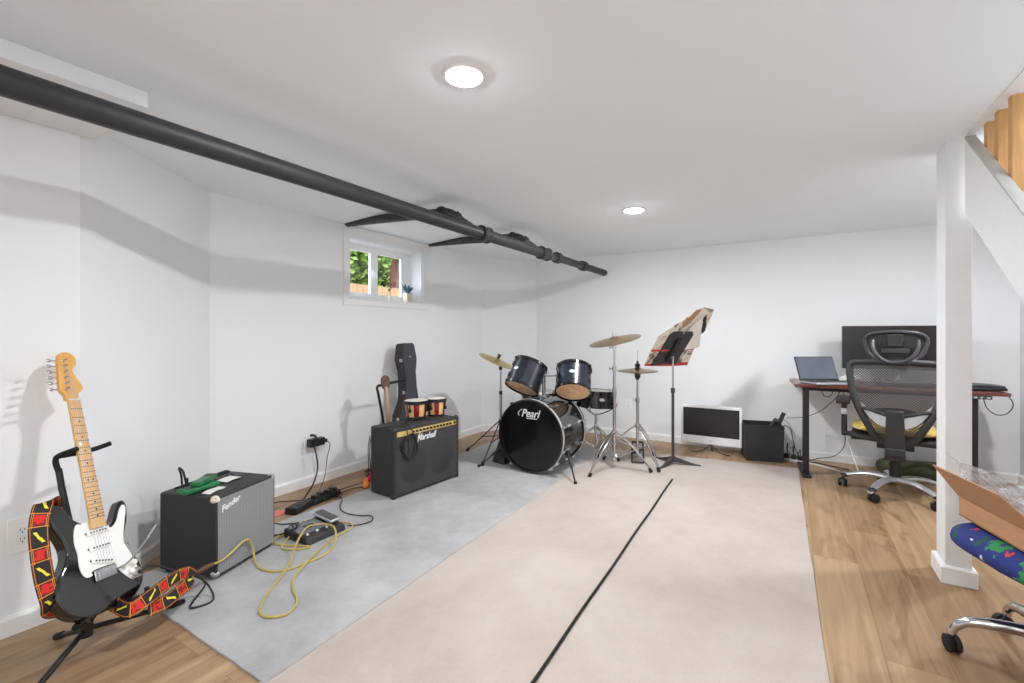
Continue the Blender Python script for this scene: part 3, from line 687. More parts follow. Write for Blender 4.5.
# ------------------------------------------------------------------ wall outlets
def outlet(loc, M, label, gang=0.08, h=0.13):
    t = thing('wall_outlet', label, 'outlet', loc, 0)
    b = B(); b.box((0, 0, 0.003), (gang, h, 0.006)); obj('cover_plate', b, 'outlet_plastic', t, M=M, bevel=0.002)
    b = B(); b.box((0, 0, 0.007), (0.034, 0.068, 0.004)); obj('receptacle', b, 'outlet_plastic', t, M=M, bevel=0.002)
    b = B()
    for s in (-1, 1):
        for x in (-.006, .006): b.box((x, s * .018 + .003, .0093), (.002, .008, .001))
        b.lathe([(0, 0), (.0025, 0), (.0025, .001), (0, .001)], 8, Matrix.Translation((0, s * .018 - .008, .009)))
    obj('slots', b, 'slot_dark', t, M=M)
    return t
Ml = axes((0, 0, 0), (0, 1, 0), (0, 0, 1), (1, 0, 0)); Mb = axes((0, 0, 0), (1, 0, 0), (0, 0, 1), (0, -1, 0))
outlet((XL, 0.530, 0.372), Ml, 'white wall outlet behind the black electric guitar', 0.082, 0.135)
outlet((XC, 2.165, 0.335), Ml, 'white wall outlet between the two amplifiers, with a black plug in it', 0.072, 0.115)
outlet((-1.552, YB, 0.365), Mb, 'white wall outlet on the back wall behind the cymbal stands', 0.072, 0.115)
pa = thing('plug_adapter', 'black power adapter block plugged into the outlet above the pedals', 'adapter', (XC + .012, 2.175, 0.33))
b = B(); b.box((0.035, 0.01, 0), (0.05, 0.125, 0.058)); obj('body', b, 'black_plastic', pa, bevel=0.006)
b = B(); b.tube(spline([(0.06, -.02, .01), (0.085, -.022, .035), (0.075, -.03, .06), (0.05, -.045, .062)], 4), [.009] * 12 + [.012], 8); obj('plug', b, 'black_plastic', pa); b = B(); b.box((0.047, 0.08, 0), (0.03, 0.02, 0.024)); obj('plug', b, 'black_plastic', pa)

# ------------------------------------------------------------------ electric guitar on its stand
gaz, la, ro = 0.5074, 0.3615, -0.1516
gn = V((math.cos(gaz), math.sin(gaz), 0))
GO = V((-2.103, 0.649, 0.152))
zn = gn * math.cos(la) + V((0, 0, math.sin(la))); y0_ = -gn * math.sin(la) + V((0, 0, math.cos(la))); x0_ = y0_.cross(zn)
xr = x0_ * math.cos(ro) + y0_ * math.sin(ro); yu = -x0_ * math.sin(ro) + y0_ * math.cos(ro)
GM = axes(GO, xr, yu, zn)
eg = thing('electric_guitar', 'black solid-body electric guitar with white pickguard and maple neck, on a floor stand', 'guitar', (GO.x, GO.y, 0))
def gobj(name, b, m, par=eg, **k):
    b2 = B(); b2.v = [GM @ p for p in b.v]; b2.f = b.f; b2.mi = b.mi; b2.uv = b.uv; return obj(name, b2, m, par, world=True, **k)
body = [(0, .002), (-.05, .001), (-.10, .010), (-.145, .045), (-.163, .10), (-.152, .155), (-.122, .20), (-.110, .235), (-.118, .28), (-.138, .325), (-.147, .365), (-.140, .400), (-.122, .414), (-.100, .398), (-.075, .352), (-.048, .326), (-.030, .318),
        (.028, .316), (.036, .300), (.052, .290), (.075, .304), (.098, .346), (.116, .370), (.132, .366), (.138, .338), (.128, .292), (.110, .250), (.102, .215), (.114, .175), (.140, .130), (.150, .085), (.138, .042), (.105, .012), (.055, .001)]
b = B(); b.prism(spl2(body, 4), -0.022, 0.022); gobj('body', b, 'guitar_black', bevel=0.010, seg=3)
pg = [(-.028, .322), (-.05, .318), (-.066, .322), (-.078, .300), (-.084, .26), (-.080, .22), (-.082, .18), (-.076, .150), (-.062, .134), (-.044, .136), (-.040, .150), (.040, .150), (.046, .132), (.068, .100), (.096, .070), (.116, .072), (.126, .098), (.116, .150), (.094, .205), (.096, .240), (.112, .290), (.126, .335), (.120, .352), (.104, .342), (.080, .298), (.056, .280), (.034, .290), (.028, .306)]
b = B(); b.prism(spl2(pg, 3), 0.0215, 0.0245); gobj('pickguard', b, 'pickguard')
for y, dy in ((.280, 0), (.225, 0), (.172, .012)):
    b = B(); b.prism([(p[0], p[1]) for p in [(-.042, y - .0085 + dy), (.042, y - .0085 - dy), (.042, y + .0085 - dy), (-.042, y + .0085 + dy)]], .0240, .030)
    for k in range(6):
        x = -.0275 + .011 * k; b.lathe([(0, 0), (.0032, 0), (.0032, .003), (0, .003)], 8, Matrix.Translation((x, y - dy * x / .042, .0288)), mi=1)
    for s in (-1, 1): b.ball((s * .0425, y - dy * s, .0255), .0035, 6, mi=1)
    gobj('pickup', b, ['pickguard', 'dark_grey'])
b = B(); b.box((0, .128, .027), (.080, .038, .006)); gobj('bridge', b, 'chrome', bevel=.002)
for k in range(6):
    b = B(); b.box((-.0275 + .011 * k, .126, .033), (.009, .030, .006)); gobj('saddle', b, 'brushed', bevel=.001)
b = B(); b.tube(spline([(.040, .128, .034), (.052, .130, .050), (.085, .150, .062), (.150, .196, .066), (.185, .222, .066)], 5), .0032, 8); b.tube([(.150, .196, .066), (.200, .234, .066)], [.0045, .006], 8); gobj('tremolo_arm', b, 'chrome')
for x, y in ((.070, .128), (.092, .100), (.108, .128)):
    b = B(); b.lathe([(0, 0), (.012, 0), (.011, .006), (.009, .014), (0, .015)], 16, Matrix.Translation((x, y, .0245))); gobj('control_knob', b, 'pickguard')
b = B(); b.tube([(.092, .215, .026), (.106, .196, .026)], .0022, 6); b.ball((.1, .205, .028), .005, 8); gobj('selector_switch', b, 'chrome')
b = B(); b.lathe([(.0, .001), (.018, 0), (.022, .003), (.016, .006), (0, .004)], 18, Matrix.Translation((.118, .085, .0235)) @ Matrix.Diagonal((1.3, 1, 1, 1))); gobj('jack_plate', b, 'chrome')
# neck
b = B(); yn, yh = .785, .292
def nw(y): return .0215 + (.028 - .0215) * (yn - y) / (yn - yh)
vs = []; R_ = 12
for i in range(R_ + 1):
    y = yh + (yn - yh) * i / R_; wv = nw(y); dpt = .024 if y < .33 else .021
    vs += [(-wv, y, .036), (-wv * .5, y, .0385), (wv * .5, y, .0385), (wv, y, .036), (wv, y, .030), (wv * .65, y, .036 - dpt + .004), (0, y, .036 - dpt), (-wv * .65, y, .036 - dpt + .004), (-wv, y, .030)]
k9 = 9; fs = [tuple(range(8, -1, -1)), tuple(R_ * 9 + k for k in range(9))]
for i in range(R_):
    for k in range(9): fs.append((i * 9 + k, i * 9 + (k + 1) % 9, (i + 1) * 9 + (k + 1) % 9, (i + 1) * 9 + k))
b.add(vs, fs); neck = gobj('neck', b, 'maple')
b = B(); scale_l = yn - .135
fy = [yn - scale_l * (1 - 2 ** (-k / 12)) for k in range(1, 22)]
for y in fy:
    b = B(); b.box((0, y, .0388), (nw(y) * 1.96, .0022, .002)); gobj('fret', b, 'fret_dark', neck)
b = B()
for k in (3, 5, 7, 9, 12, 15, 17, 19, 21):
    y = (fy[k - 1] + (fy[k - 2] if k > 1 else yn)) / 2
    for x in ((-.009, .009) if k == 12 else (0,)): b = B(); b.lathe([(0, 0), (.0035, 0), (.0035, .0006), (0, .0006)], 10, Matrix.Translation((x, y, .0385))); gobj('fret_marker', b, 'black_plastic', neck)
b = B(); b.box((0, yn + .002, .039), (.044, .005, .004)); gobj('nut', b, 'cream', neck)
hs = [(-.021, .785), (-.026, .806), (-.038, .822), (-.040, .838), (-.034, .900), (-.027, .955), (-.016, .978), (.008, .986), (.030, .978), (.040, .958), (.036, .934), (.020, .916), (.022, .894), (.040, .858), (.046, .838), (.036, .824), (.024, .812), (.021, .795)]
b = B(); b.prism(spl2(hs, 4), .018, .033); head = gobj('headstock', b, 'maple_head', bevel=.002)
for k in range(6):
    y = .832 + .0235 * k; x = -.027 + .0022 * k
    b = B(); b.lathe([(0, 0), (.006, 0), (.0055, .002), (.003, .004), (.003, .012), (.004, .014), (0, .014)], 12, Matrix.Translation((x + .006, y, .0328)))
    b.tube([(x - .014, y, .022), (x - .030, y, .022)], .0022, 6); b.ball((x - .038, y, .022), (.009, .0075, .004), 10); gobj('tuner', b, 'chrome', head)
for k in range(6):
    b = B(); x0 = -.0175 + .007 * k; x1 = -.0275 + .011 * k; hx, hy = -.021 + .0022 * k, .832 + .0235 * k
    b.tube([(hx, hy, .041), (x0, yn, .0415), (x1, .128, .0385)], .0007, 4); gobj('string', b, 'brushed')
# strap: hangs down the bass side and coils on the floor on the treble side
def ribbon(pts, sides, wv, th=.0025):
    P = spline(pts, 8); S = spline(sides, 8); bb = B(); L = 0; n = len(P)
    for i in range(n):
        if i: L += (P[i] - P[i - 1]).length
        t = (P[min(i + 1, n - 1)] - P[max(i - 1, 0)]).normalized(); s = S[i] - t * S[i].dot(t); s = s.normalized(); nm = s.cross(t).normalized()
        for (a, o) in ((-1, 0), (1, 0), (1, 1), (-1, 1)):
            bb.v.append(P[i] + s * (a * wv / 2) + nm * (o * th)); bb.uv[len(bb.v) - 1] = ((a + 1) / 2, L / wv)
    for i in range(n - 1):
        for k in range(4): bb.f.append((i * 4 + k, i * 4 + (k + 1) % 4, i * 4 + 4 + (k + 1) % 4, i * 4 + 4 + k)); bb.mi.append(0)
    bb.f += [(3, 2, 1, 0), tuple((n - 1) * 4 + k for k in range(4))]; bb.mi += [0, 0]
    return bb
GI = GM.inverted(); GR = GM.to_3x3().inverted()
sp = [(-.100, .408, -.01), (-.130, .424, .020), (-.165, .412, .032), (-.186, .345, .028), (-.190, .255, .022), (-.182, .170, .012), (-.166, .105, .0), (-.140, .070, -.03), (-.08, .055, -.048), (.03, .05, -.046)]
sd = [(0, -.3, 1), (.4, .2, .8), (.8, .2, .4), (1, 0, .35), (1, 0, .3), (1, 0, .3), (1, .1, .3), (.7, .2, .6), (.2, .5, .8), (.2, .6, .7)]
for p in ((-2.050, .694, .15), (-2.051, .762, .165), (-2.110, .862, .168), (-2.150, .932, .150), (-2.134, .930, .122), (-2.078, .825, .108), (-2.066, .760, .112)):
    q = GI @ V(p); sp.append((q.x, q.y, q.z)); q = GR @ V((-.35, .12, .93)); sd.append((q.x, q.y, q.z))
b = ribbon(sp, sd, .052); gobj('strap', b, 'strap_weave', angle=70)
b = B(); b.box((.105, -.004, .0), (.050, .016, .052)); gobj('strap_end', b, 'black_rubber', bevel=.004)

gs = thing('guitar_stand', 'black tubular tripod stand holding the black electric guitar', 'stand', (-2.13, 0.655, 0))
hub = V((-2.175, .615, .088))
b = B(); top = GM @ V((-.005, .625, -.030)); 
b.tube([hub, GM @ V((-.01, .30, -.062)), GM @ V((-.022, .47, -.055)), GM @ V((-.030, .545, -.045))], .0105, 10); obj('upright', b, 'black_metal', gs, world=True)
b = B(); b.tube(spline([GM @ V((-.030, .535, -.046)), GM @ V((-.040, .570, -.040)), GM @ V((-.046, .586, -.020)), GM @ V((-.036, .590, .02)), GM @ V((-.034, .590, .045))], 5), .0095, 10)
b.tube([GM @ V((-.046, .586, -.022)), GM @ V((.04, .590, -.018)), GM @ V((.085, .596, .0)), GM @ V((.105, .600, .04))], .009, 10); obj('yoke', b, 'black_rubber', gs, world=True)
for fx, fy_ in ((-2.36, .584), (-2.205, .935), (-1.955, .375)):
    b = B(); f_ = V((fx, fy_, .010)); b.tube([hub + V((0, 0, -.004)), f_], .0095, 10); lg = obj('leg', b, 'black_metal', gs, world=True)
    d_ = (f_ - hub).normalized(); b = B(); b.tube([f_ - d_ * .045, f_ + d_ * .004], .0125, 10); obj('rubber_foot', b, 'black_rubber', lg, world=True)
b = B(); b.tube(spline([hub, GM @ V((.02, .01, -.045)), GM @ V((.09, -.008, -.035)), GM @ V((.115, -.010, .0)), GM @ V((.118, .0, .045)), GM @ V((.118, .022, .052))], 5), .0085, 8)
b.tube(spline([hub, GM @ V((-.03, .01, -.045)), GM @ V((-.08, -.008, -.035)), GM @ V((-.09, -.008, .0)), GM @ V((-.09, .0, .03))], 5), .0085, 8)
obj('cradle', b, 'black_rubber', gs, world=True)
b = B(); b.lathe([(0, 0), (.02, 0), (.02, .05), (.014, .056), (0, .056)], 14, frame(hub - V((0, 0, .03)), (0, 0, 1))); obj('hub', b, 'black_plastic', gs, world=True)

# ------------------------------------------------------------------ silver-fronted amplifier
fa = thing('combo_amplifier', 'black combo amplifier with silver grille cloth, beside the electric guitar', 'amplifier', (-2.269, 1.094, 0.0), math.atan2(.952, -.306))
FW, FD, FH = 0.368, 0.325, 0.39
b = B(); z0 = 0.022
b.box((FW / 2, FD / 2 + .006, (z0 + FH - .0) / 2 + .0), (FW, FD - .012, FH - z0))
obj('cabinet', b, 'tolex', fa, bevel=0.010, seg=3)
b = B(); rect_ring(b, 0, FW, z0, FH, .012, -.004, .02); obj('front_rim', b, 'tolex', fa, bevel=0.004)
b = B(); b.box((FW / 2, .000, (z0 + FH) / 2), (FW - .022, .012, FH - z0 - .022)); obj('grille_cloth', b, 'grille_silver', fa)
lettering('logo', 'Fender', .042, Matrix.Translation((.028, -.0075, .312)) @ Matrix.Rotation(math.radians(14), 4, 'Y').inverted() @ Matrix.Rotation(PI / 2, 4, 'X'), 'logo_white', fa, .35, .002, .92)
b = B(); b.box((.205, .205, FH - .001), (.285, .085, .006)); pn = obj('control_panel', b, 'black_plastic', fa, bevel=.002)
b = B()
for k in range(7): b = B(); b.lathe([(0, 0), (.009, 0), (.008, .011), (0, .012)], 12, Matrix.Translation((.10 + .034 * k, .205, FH + .001))); obj('knob', b, 'dark_grey', pn)
b = B()
b.box((.20, .283, FH + .004), (.30, .03, .012)); obj('handle', b, 'black_rubber', fa, bevel=.005)
for (x, z) in ((0.012, FH - .012), (FW - .012, FH - .012), (0.012, z0 + .012), (FW - .012, z0 + .012)):
    b = B(); b.ball((x, .012, z), (.020, .022, .018), 10); obj('corner_cap', b, 'cream' if (x < .1 and z > .2) else 'brushed', fa)
for x in (.03, FW - .03):
    for y in (.03, FD - .03):
        b = B(); b.lathe([(0, 0), (.014, 0), (.017, .022), (0, .022)], 12, Matrix.Translation((x, y, .0))); obj('foot', b, 'black_rubber', fa)
FA = MW['combo_amplifier']
def on_amp(name, label, cat, x, y, rz, group=None, z=FH + .0005):
    p = FA @ V((x, y, z)); return thing(name, label, cat, p, math.atan2(.952, -.306) + rz, group)
t = on_amp('plastic_case', 'upper bright green plastic case lying across another on the silver-grilled amplifier', 'case', .11, .18, .35, z=FH + .026)
b = B(); b.box((0, 0, .011), (.155, .05, .022)); obj('case_body', b, 'green_plastic', t, bevel=.006); b = B(); b.box((.045, 0, .0225), (.04, .04, .003)); obj('clip', b, 'dark_grey', t)
t = on_amp('plastic_case', 'lower bright green plastic case lying flat on the silver-grilled amplifier', 'case', .07, .17, -.15, z=FH + .0032)
b = B(); b.box((0, 0, .011), (.17, .07, .022)); obj('case_body', b, 'green_plastic', t, bevel=.006); b = B(); b.box((-.05, 0, .0225), (.03, .05, .003)); obj('clip', b, 'dark_grey', t)
t = tag(obj('paper_slip', B().sheet(lambda u, v: tuple(FA @ V((.03 + .11 * u, .060 + .05 * v + .02 * u, FH + .003 + .003 * math.sin(u * 5)))), 8, 3, thick=.001), 'paper_white', world=True), 'small white paper slip near the front edge of the silver-grilled amplifier', 'paper')
t = tag(obj('paper_slip', B().sheet(lambda u, v: tuple(FA @ V((.185 + .09 * u, .12 + .07 * v, FH + .006 + .012 * u * (1 - u)))), 8, 3, thick=.001), 'paper_white', world=True), 'white paper slip beside the green cases on the amplifier top', 'paper')

# ------------------------------------------------------------------ large black amplifier with gold panel
ma = thing('combo_amplifier', 'large black combo amplifier with gold control panel, under the bongo drums', 'amplifier', (-2.328, 2.259, 0), math.atan2(.9965, .084))
AW, AD, AH = .645, .255, .487
b = B(); b.box((AW / 2, AD / 2 + .008, AH / 2 + .008), (AW, AD - .016, AH - .016)); obj('cabinet', b, 'tolex', ma, bevel=.014, seg=3)
b = B(); rect_ring(b, 0, AW, .016, AH, .026, -.006, .03); obj('front_rim', b, 'tolex', ma, bevel=.008, seg=3)
b = B(); b.box((AW / 2, .004, .235), (AW - .05, .012, .385)); obj('grille_cloth', b, 'grille_black', ma)
b = B()
for x in (.185, .45): b = B(); b.lathe([(0, .0005), (.130, .0005), (.135, -.001), (0, -.001)], 44, frame((x, -.0021, .215), (0, -1, 0))); obj('speaker_cone', b, 'speaker_dark', ma)
b = B(); b.box((AW / 2, .002, .449), (AW - .055, .014, .040)); pn = obj('control_panel', b, 'gold_panel', ma, bevel=.002)
b = B()
for k in range(12): b = B(); b.lathe([(0, 0), (.0085, 0), (.0075, .013), (0, .014)], 12, frame((.17 + .034 * k, -.005, .449), (0, -1, 0))); obj('knob', b, 'black_plastic', pn)
b = B(); b.lathe([(0, 0), (.013, 0), (.012, .006), (0, .007)], 14, frame((.598, -.005, .449), (0, -1, 0))); obj('power_switch', b, 'dark_wood', pn)
def swash(b, M):
    b.box((.012, .031, 0.0), (.006, .075, .003), M @ Matrix.Rotation(-.3, 4, 'Z'))
lettering('logo', 'Marshall', .066, Matrix.Translation((.205, -.0045, .374)) @ Matrix.Rotation(PI / 2, 4, 'X'), 'logo_white', ma, .4, .002, .83, swash, .0002)
for x in (.012, AW - .012):
    for z in (.026, AH - .012):
        b = B(); b.ball((x, .014, z), (.022, .024, .022), 10); obj('corner_cap', b, 'black_plastic', ma)
for x in (.05, AW - .05):
    for y in (.04, AD - .04):
        b = B(); b.lathe([(0, 0), (.014, 0), (.018, .018), (0, .018)], 12, Matrix.Translation((x, y, 0))); obj('foot', b, 'black_rubber', ma)
b = B(); b.tube(spline([(.22, .13, AH), (.23, .13, AH + .012), (.32, .13, AH + .016), (.41, .13, AH + .012), (.42, .13, AH)], 4), .009, 8); obj('handle', b, 'black_rubber', ma)
# bongos
MA = MW['combo_amplifier.001'] if 'combo_amplifier.001' in MW else MW[ma.name]
bp = [V((-2.515, 2.680, AH + .0165)), V((-2.455, 2.845, AH + .0165))]
bg_ = thing('bongo_drums', 'pair of red and cream striped bongo drums on the gold-panelled amplifier', 'drums', (bp[0] + bp[1]) / 2)
bg_.location.z = AH; MW[bg_.name] = Matrix.Translation(V(bg_.location))
for i, (p, r) in enumerate(zip(bp, (.092, .080))):
    p = V((p.x, p.y, AH + .001)); h = .135
    b = B(); b.lathe([(r * .78, 0), (r * .80, .004), (r * .90, h * .5), (r * .97, h)], 48, Matrix.Translation(p), mif=lambda k: (k // 4) % 2); sh = obj('shell', b, ['stave_red', 'stave_cream'], bg_, world=True)
    b = B(); b.lathe([(r * .80, -.0005), (r * .83, 0), (r * .84, .014), (r * .80, .014)], 40, Matrix.Translation(p)); obj('bottom_hoop', b, 'black_metal', sh, world=True)
    b = B(); b.lathe([(r * .97, h - .022), (r * 1.05, h - .022), (r * 1.06, h + .002), (r * 1.0, h + .003)], 40, Matrix.Translation(p)); obj('rim', b, 'black_metal', sh, world=True)
    b = B(); b.lathe([(0, h + .004), (r * .9, h + .004), (r * 1.01, h), (r * 1.0, h - .008), (0, h - .008)], 40, Matrix.Translation(p)); obj('skin', b, 'bongo_skin', sh, world=True)
    for a in (0.2, 1.77, 3.34, 4.91):
        b = B(); c_, s_ = math.cos(a), math.sin(a); b.tube([p + V((c_ * r * 1.03, s_ * r * 1.03, h - .01)), p + V((c_ * r * 1.0, s_ * r * 1.0, h * .45))], .005, 8); b.box((0, 0, 0), (.018, .018, .024), Matrix.Translation(p + V((c_ * r * 1.0, s_ * r * 1.0, h * .5)))); obj('tension_lug', b, 'black_metal', sh, world=True)
b = B(); m_ = (bp[0] + bp[1]) / 2; b.box((0, 0, 0), (.05, .04, .05), Matrix.Translation((m_.x, m_.y, AH + .075))); obj('bridge_block', b, 'black_metal', bg_, world=True, bevel=.004)
# cable draped over the left front of the amplifier
b = B(); pts = []
for k in range(46):
    a = k * .52; rr = .060 + .012 * math.sin(k * 1.3); pts.append((.125 + rr * math.cos(a) * 1.05, -.020 - .010 * math.sin(k * .7), .355 + .085 * math.sin(a) + .012 * math.cos(k)))
pts = [(.16, .10, AH + .006), (.15, .03, AH + .008), (.145, -.02, AH - .02)] + pts + [(.10, -.022, AH - .02), (.08, .03, AH + .008), (.02, .10, AH + .007), (-.02, .2, AH - .05), (-.03, .22, AH - .2), (-.02, .2, .1)]
MAW = MW[ma.name]
b.tube([MAW @ p for p in spline(pts, 5)], .0035, 6); tag(obj('coiled_cable', b, 'black_cable', world=True), 'coil of thin black cable hung over the front of the gold-panelled amplifier', 'cable')

# ------------------------------------------------------------------ guitar case and small acoustic guitar behind it
gc = thing('guitar_case', 'dark grey hard guitar case with brown edge, leaning upright on the wall', 'case', (-2.93, 3.0, 0))
cx = V((0.07, 0.9975, 0)); lean = math.radians(5)
CY = V((-.9975 * math.sin(lean), .07 * math.sin(lean), math.cos(lean))); CZ = cx.cross(CY); CM = axes((-2.865, 3.00, 0.01), cx, CY, CZ)
co = [(-.18, .0), (-.20, .08), (-.185, .20), (-.145, .27), (-.135, .32), (-.15, .38), (-.145, .43), (-.11, .49), (-.075, .56), (-.064, .66), (-.062, .80), (-.075, .86), (-.083, .91), (-.062, 1.035), (-.045, 1.052), (.045, 1.052), (.062, 1.035), (.083, .91), (.075, .86), (.062, .80), (.064, .66), (.075, .56), (.11, .49), (.145, .43), (.15, .38), (.135, .32), (.145, .27), (.185, .20), (.20, .08), (.18, 0)]
b = B(); b.prism(co, -.055, .042, CM); obj('case_side', b, 'case_side', gc, world=True, bevel=.006)
b = B(); b.prism([(x * .985, y * .997 + .002) for x, y in co], .0422, .055, CM); obj('case_lid', b, 'case_cloth', gc, world=True, bevel=.008)
for y, x in ((.40, -.152), (.62, -.070), (.90, -.083)): b = B(); b.box((x, y, .03), (.010, .026, .03), CM); obj('latch', b, 'brushed', gc, world=True)
b = B(); b.box((0.0, .93, .056), (.018, .008, .002), CM); obj('badge', b, 'brushed', gc, world=True)
ag = thing('acoustic_guitar', 'small brown wooden acoustic guitar with its neck showing above the gold-panelled amplifier', 'guitar', (-2.80, 2.66, 0))
ax_ = V((.25, .968, 0)); l2 = math.radians(7); AY = V((-.968 * math.sin(l2), .25 * math.sin(l2), math.cos(l2))); AM = axes((-2.735, 2.605, .125), ax_, AY, ax_.cross(AY))
b = B(); b.prism(spl2([(0, 0), (-.08, .01), (-.11, .07), (-.085, .14), (-.075, .19), (-.04, .235), (.04, .235), (.075, .19), (.085, .14), (.11, .07), (.08, .01)]), -.03, .03, AM); obj('body', b, 'acoustic_wood', ag, world=True, bevel=.004)
b = B(); b.box((0, .41, .026), (.032, .37, .018), AM); obj('neck', b, 'acoustic_wood', ag, world=True, bevel=.005)
b = B(); b.prism(spl2([(-.022, .58), (-.036, .62), (-.034, .665), (0, .690), (.034, .665), (.036, .62), (.022, .58)]), .012, .028, AM); obj('headstock', b, 'dark_wood', ag, world=True, bevel=.003)
for k in range(4):
    b = B(); b.tube([AM @ V((-.012 + .008 * k, .6, .036)), AM @ V((-.015 + .010 * k, .06, .034))], .0008, 4); obj('string', b, 'brushed', ag, world=True)
s2 = thing('guitar_stand', 'black guitar stand behind the gold-panelled amplifier, holding the wooden acoustic', 'stand', (-2.83, 2.62, 0))
b = B(); b.tube(spline([(-2.83, 2.67, .06), (-2.815, 2.625, .40), (-2.81, 2.565, .66), (-2.808, 2.548, .715), (-2.806, 2.57, .735)], 4), .010, 10); obj('upright', b, 'black_metal', s2, world=True)
b = B(); b.tube([(-2.806, 2.555, .730), (-2.80, 2.66, .742), (-2.79, 2.84, .752)], .011, 10); obj('yoke', b, 'black_rubber', s2, world=True)
for p in ((-3.0, 2.60), (-3.02, 2.85), (-2.64, 2.66)):
    b = B(); b.tube([(-2.83, 2.67, .085), (p[0], p[1], .010)], .009, 8); obj('leg', b, 'black_metal', s2, world=True)
ty = thing('cloth_toy', 'small heap-like red, orange and white cloth toy on the floor beside the big amplifier', 'toy', (-2.72, 2.40, 0))
rnd = random.Random(4)
for (nm, m_, pts) in (('body', 'toy_plum', [(-.01, .02, .045, .045), (.0, .045, .085, .036)]), ('wing', 'toy_red', [(.02, .02, .10, .028), (.03, -.01, .062, .03)]), ('foot', 'toy_orange', [(.03, -.06, .028, .028), (0, -.035, .05, .022)]), ('trim', 'toy_white', [(.045, .01, .022, .022), (.05, -.025, .02, .02), (.02, .05, .02, .02)])):
    b = B()
    for x, y, z, r in pts: b.ball((x, y, z), (r, r * 1.1, r), 10)
    obj(nm, b, m_, ty)

# ------------------------------------------------------------------ pedals, power blocks and cables on the floor
ep = thing('multi_effects_pedal', 'black multi-effects pedal board with grey rocking treadle on the grey carpet', 'pedal', (-2.325, 1.650, .0095))
b = B(); pl = [(-.10, -.125), (.115, -.125), (.115, .125), (-.10, .125)]
b.add([(-.10, -.125, 0), (.115, -.125, 0), (.115, .125, 0), (-.10, .125, 0), (-.10, -.125, .05), (.10, -.125, .034), (.10, .125, .034), (-.10, .125, .05)], [(3, 2, 1, 0), (4, 5, 6, 7), (0, 1, 5, 4), (1, 2, 6, 5), (2, 3, 7, 6), (3, 0, 4, 7)])
obj('housing', b, 'pedal_black', ep, bevel=.008, seg=3)
Mt = Matrix.Rotation(math.atan2(.016, .2), 4, 'Y')
b = B(); b.box((-.02, -.03, .0435), (.13, .165, .003), Matrix.Rotation(.08, 4, 'Y')); obj('panel', b, 'pedal_panel', ep)
b = B(); Mx = Matrix.Translation((-.02, .092, .062)) @ Matrix.Rotation(.10, 4, 'Y'); b.box((0, 0, 0), (.165, .066, .016), Mx); tr_ = obj('treadle', b, 'silver_paint', ep, bevel=.005)
b = B(); b.box((0, 0, .010), (.150, .054, .006), Mx); obj('grip', b, 'treadle', tr_, bevel=.004)
for k in range(5):
    b = B(); b.lathe([(0, 0), (.009, 0), (.008, .012), (0, .013)], 12, Matrix.Translation((-.068, -.105 + .032 * k, .047))); obj('knob', b, 'brushed', ep)
for k in range(3):
    b = B(); b.lathe([(0, 0), (.012, 0), (.012, .006), (.009, .012), (0, .013)], 14, Matrix.Translation((.065, -.09 + .06 * k, .036))); obj('footswitch', b, 'chrome', ep)
b = B(); b.box((-.02, -.02, .047), (.04, .06, .004)); obj('display', b, 'screen_black', ep)
t = thing('power_supply', 'black rectangular power supply block on the wood floor by the grey carpet edge', 'power supply', (-2.735, 1.830, 0), .35)
b = B(); b.box((0, 0, .022), (.085, .175, .044)); obj('housing', b, 'black_plastic', t, bevel=.006); b = B()
for k in range(4): b = B(); b.box((0, -.06 + .04 * k, .0445), (.04, .018, .003)); obj('socket', b, 'dark_grey', t)
t = thing('power_strip', 'black power strip heaped with plugs beside the pedal cables near the wall', 'power strip', (-2.76, 2.035, 0), .15)
b = B(); b.box((0, 0, .018), (.065, .24, .036)); obj('housing', b, 'black_plastic', t, bevel=.006)
for k in range(4):
    b = B(); b.box((.005 * (-1) ** k, -.085 + .055 * k, .047), (.045, .034, .028)); b.tube(spline([(0, -.085 + .055 * k, .055), (.05, -.08 + .05 * k, .06), (.075, -.06 + .05 * k, .012)], 4), .0035, 6); obj('plug', b, 'black_plastic', t, bevel=.003)
b = B(); b.box((0, 0, .0015), (.075, .095, .003), Matrix.Translation((-2.80, 1.722, 0)) @ Matrix.Rotation(.4, 4, 'Z')); tag(obj('card', b, 'card_red', world=True), 'small red and white card on the floor by the power supply', 'card')
def cable(name, pts, r, m, label, n=6, group=None):
    b = B(); b.tube(spline(pts, n), r, 7); return tag(obj(name, b, m, world=True), label, 'cable', group)
z = .0145
yc = [(-2.237, 1.065, .105), (-2.258, 1.118, .098), (-2.270, 1.172, .113), (-2.285, 1.218, .130), (-2.298, 1.258, .131), (-2.306, 1.282, .098), (-2.303, 1.290, .05), (-2.258, 1.275, .017), (-2.178, 1.26, z), (-2.107, 1.282, z), (-2.063, 1.331, z), (-2.054, 1.404, z), (-2.043, 1.48, z), (-2.07, 1.57, z), (-2.11, 1.625, .04), (-2.19, 1.675, .065), (-2.275, 1.665, .068), (-2.312, 1.60, .068), (-2.25, 1.51, .064), (-2.19, 1.43, .03), (-2.11, 1.36, .020), (-2.04, 1.271, z), (-1.956, 1.159, z), (-1.889, 1.089, z), (-1.845, 1.06, z), (-1.792, 1.061, z), (-1.746, 1.105, z), (-1.762, 1.158, z), (-1.814, 1.202, z), (-1.885, 1.23, z), (-1.972, 1.292, z), (-2.03, 1.386, .022), (-2.10, 1.50, z), (-2.17, 1.66, z), (-2.195, 1.80, z), (-2.25, 1.83, .02), (-2.30, 1.80, .026)]
cb = thing('instrument_cable', 'long yellow braided instrument cable looped over the grey carpet', 'cable', (-2.0, 1.2, .009))
b = B(); b.tube(spline(yc, 7), .0052, 8); obj('cord', b, 'yellow_cable', cb, world=True)
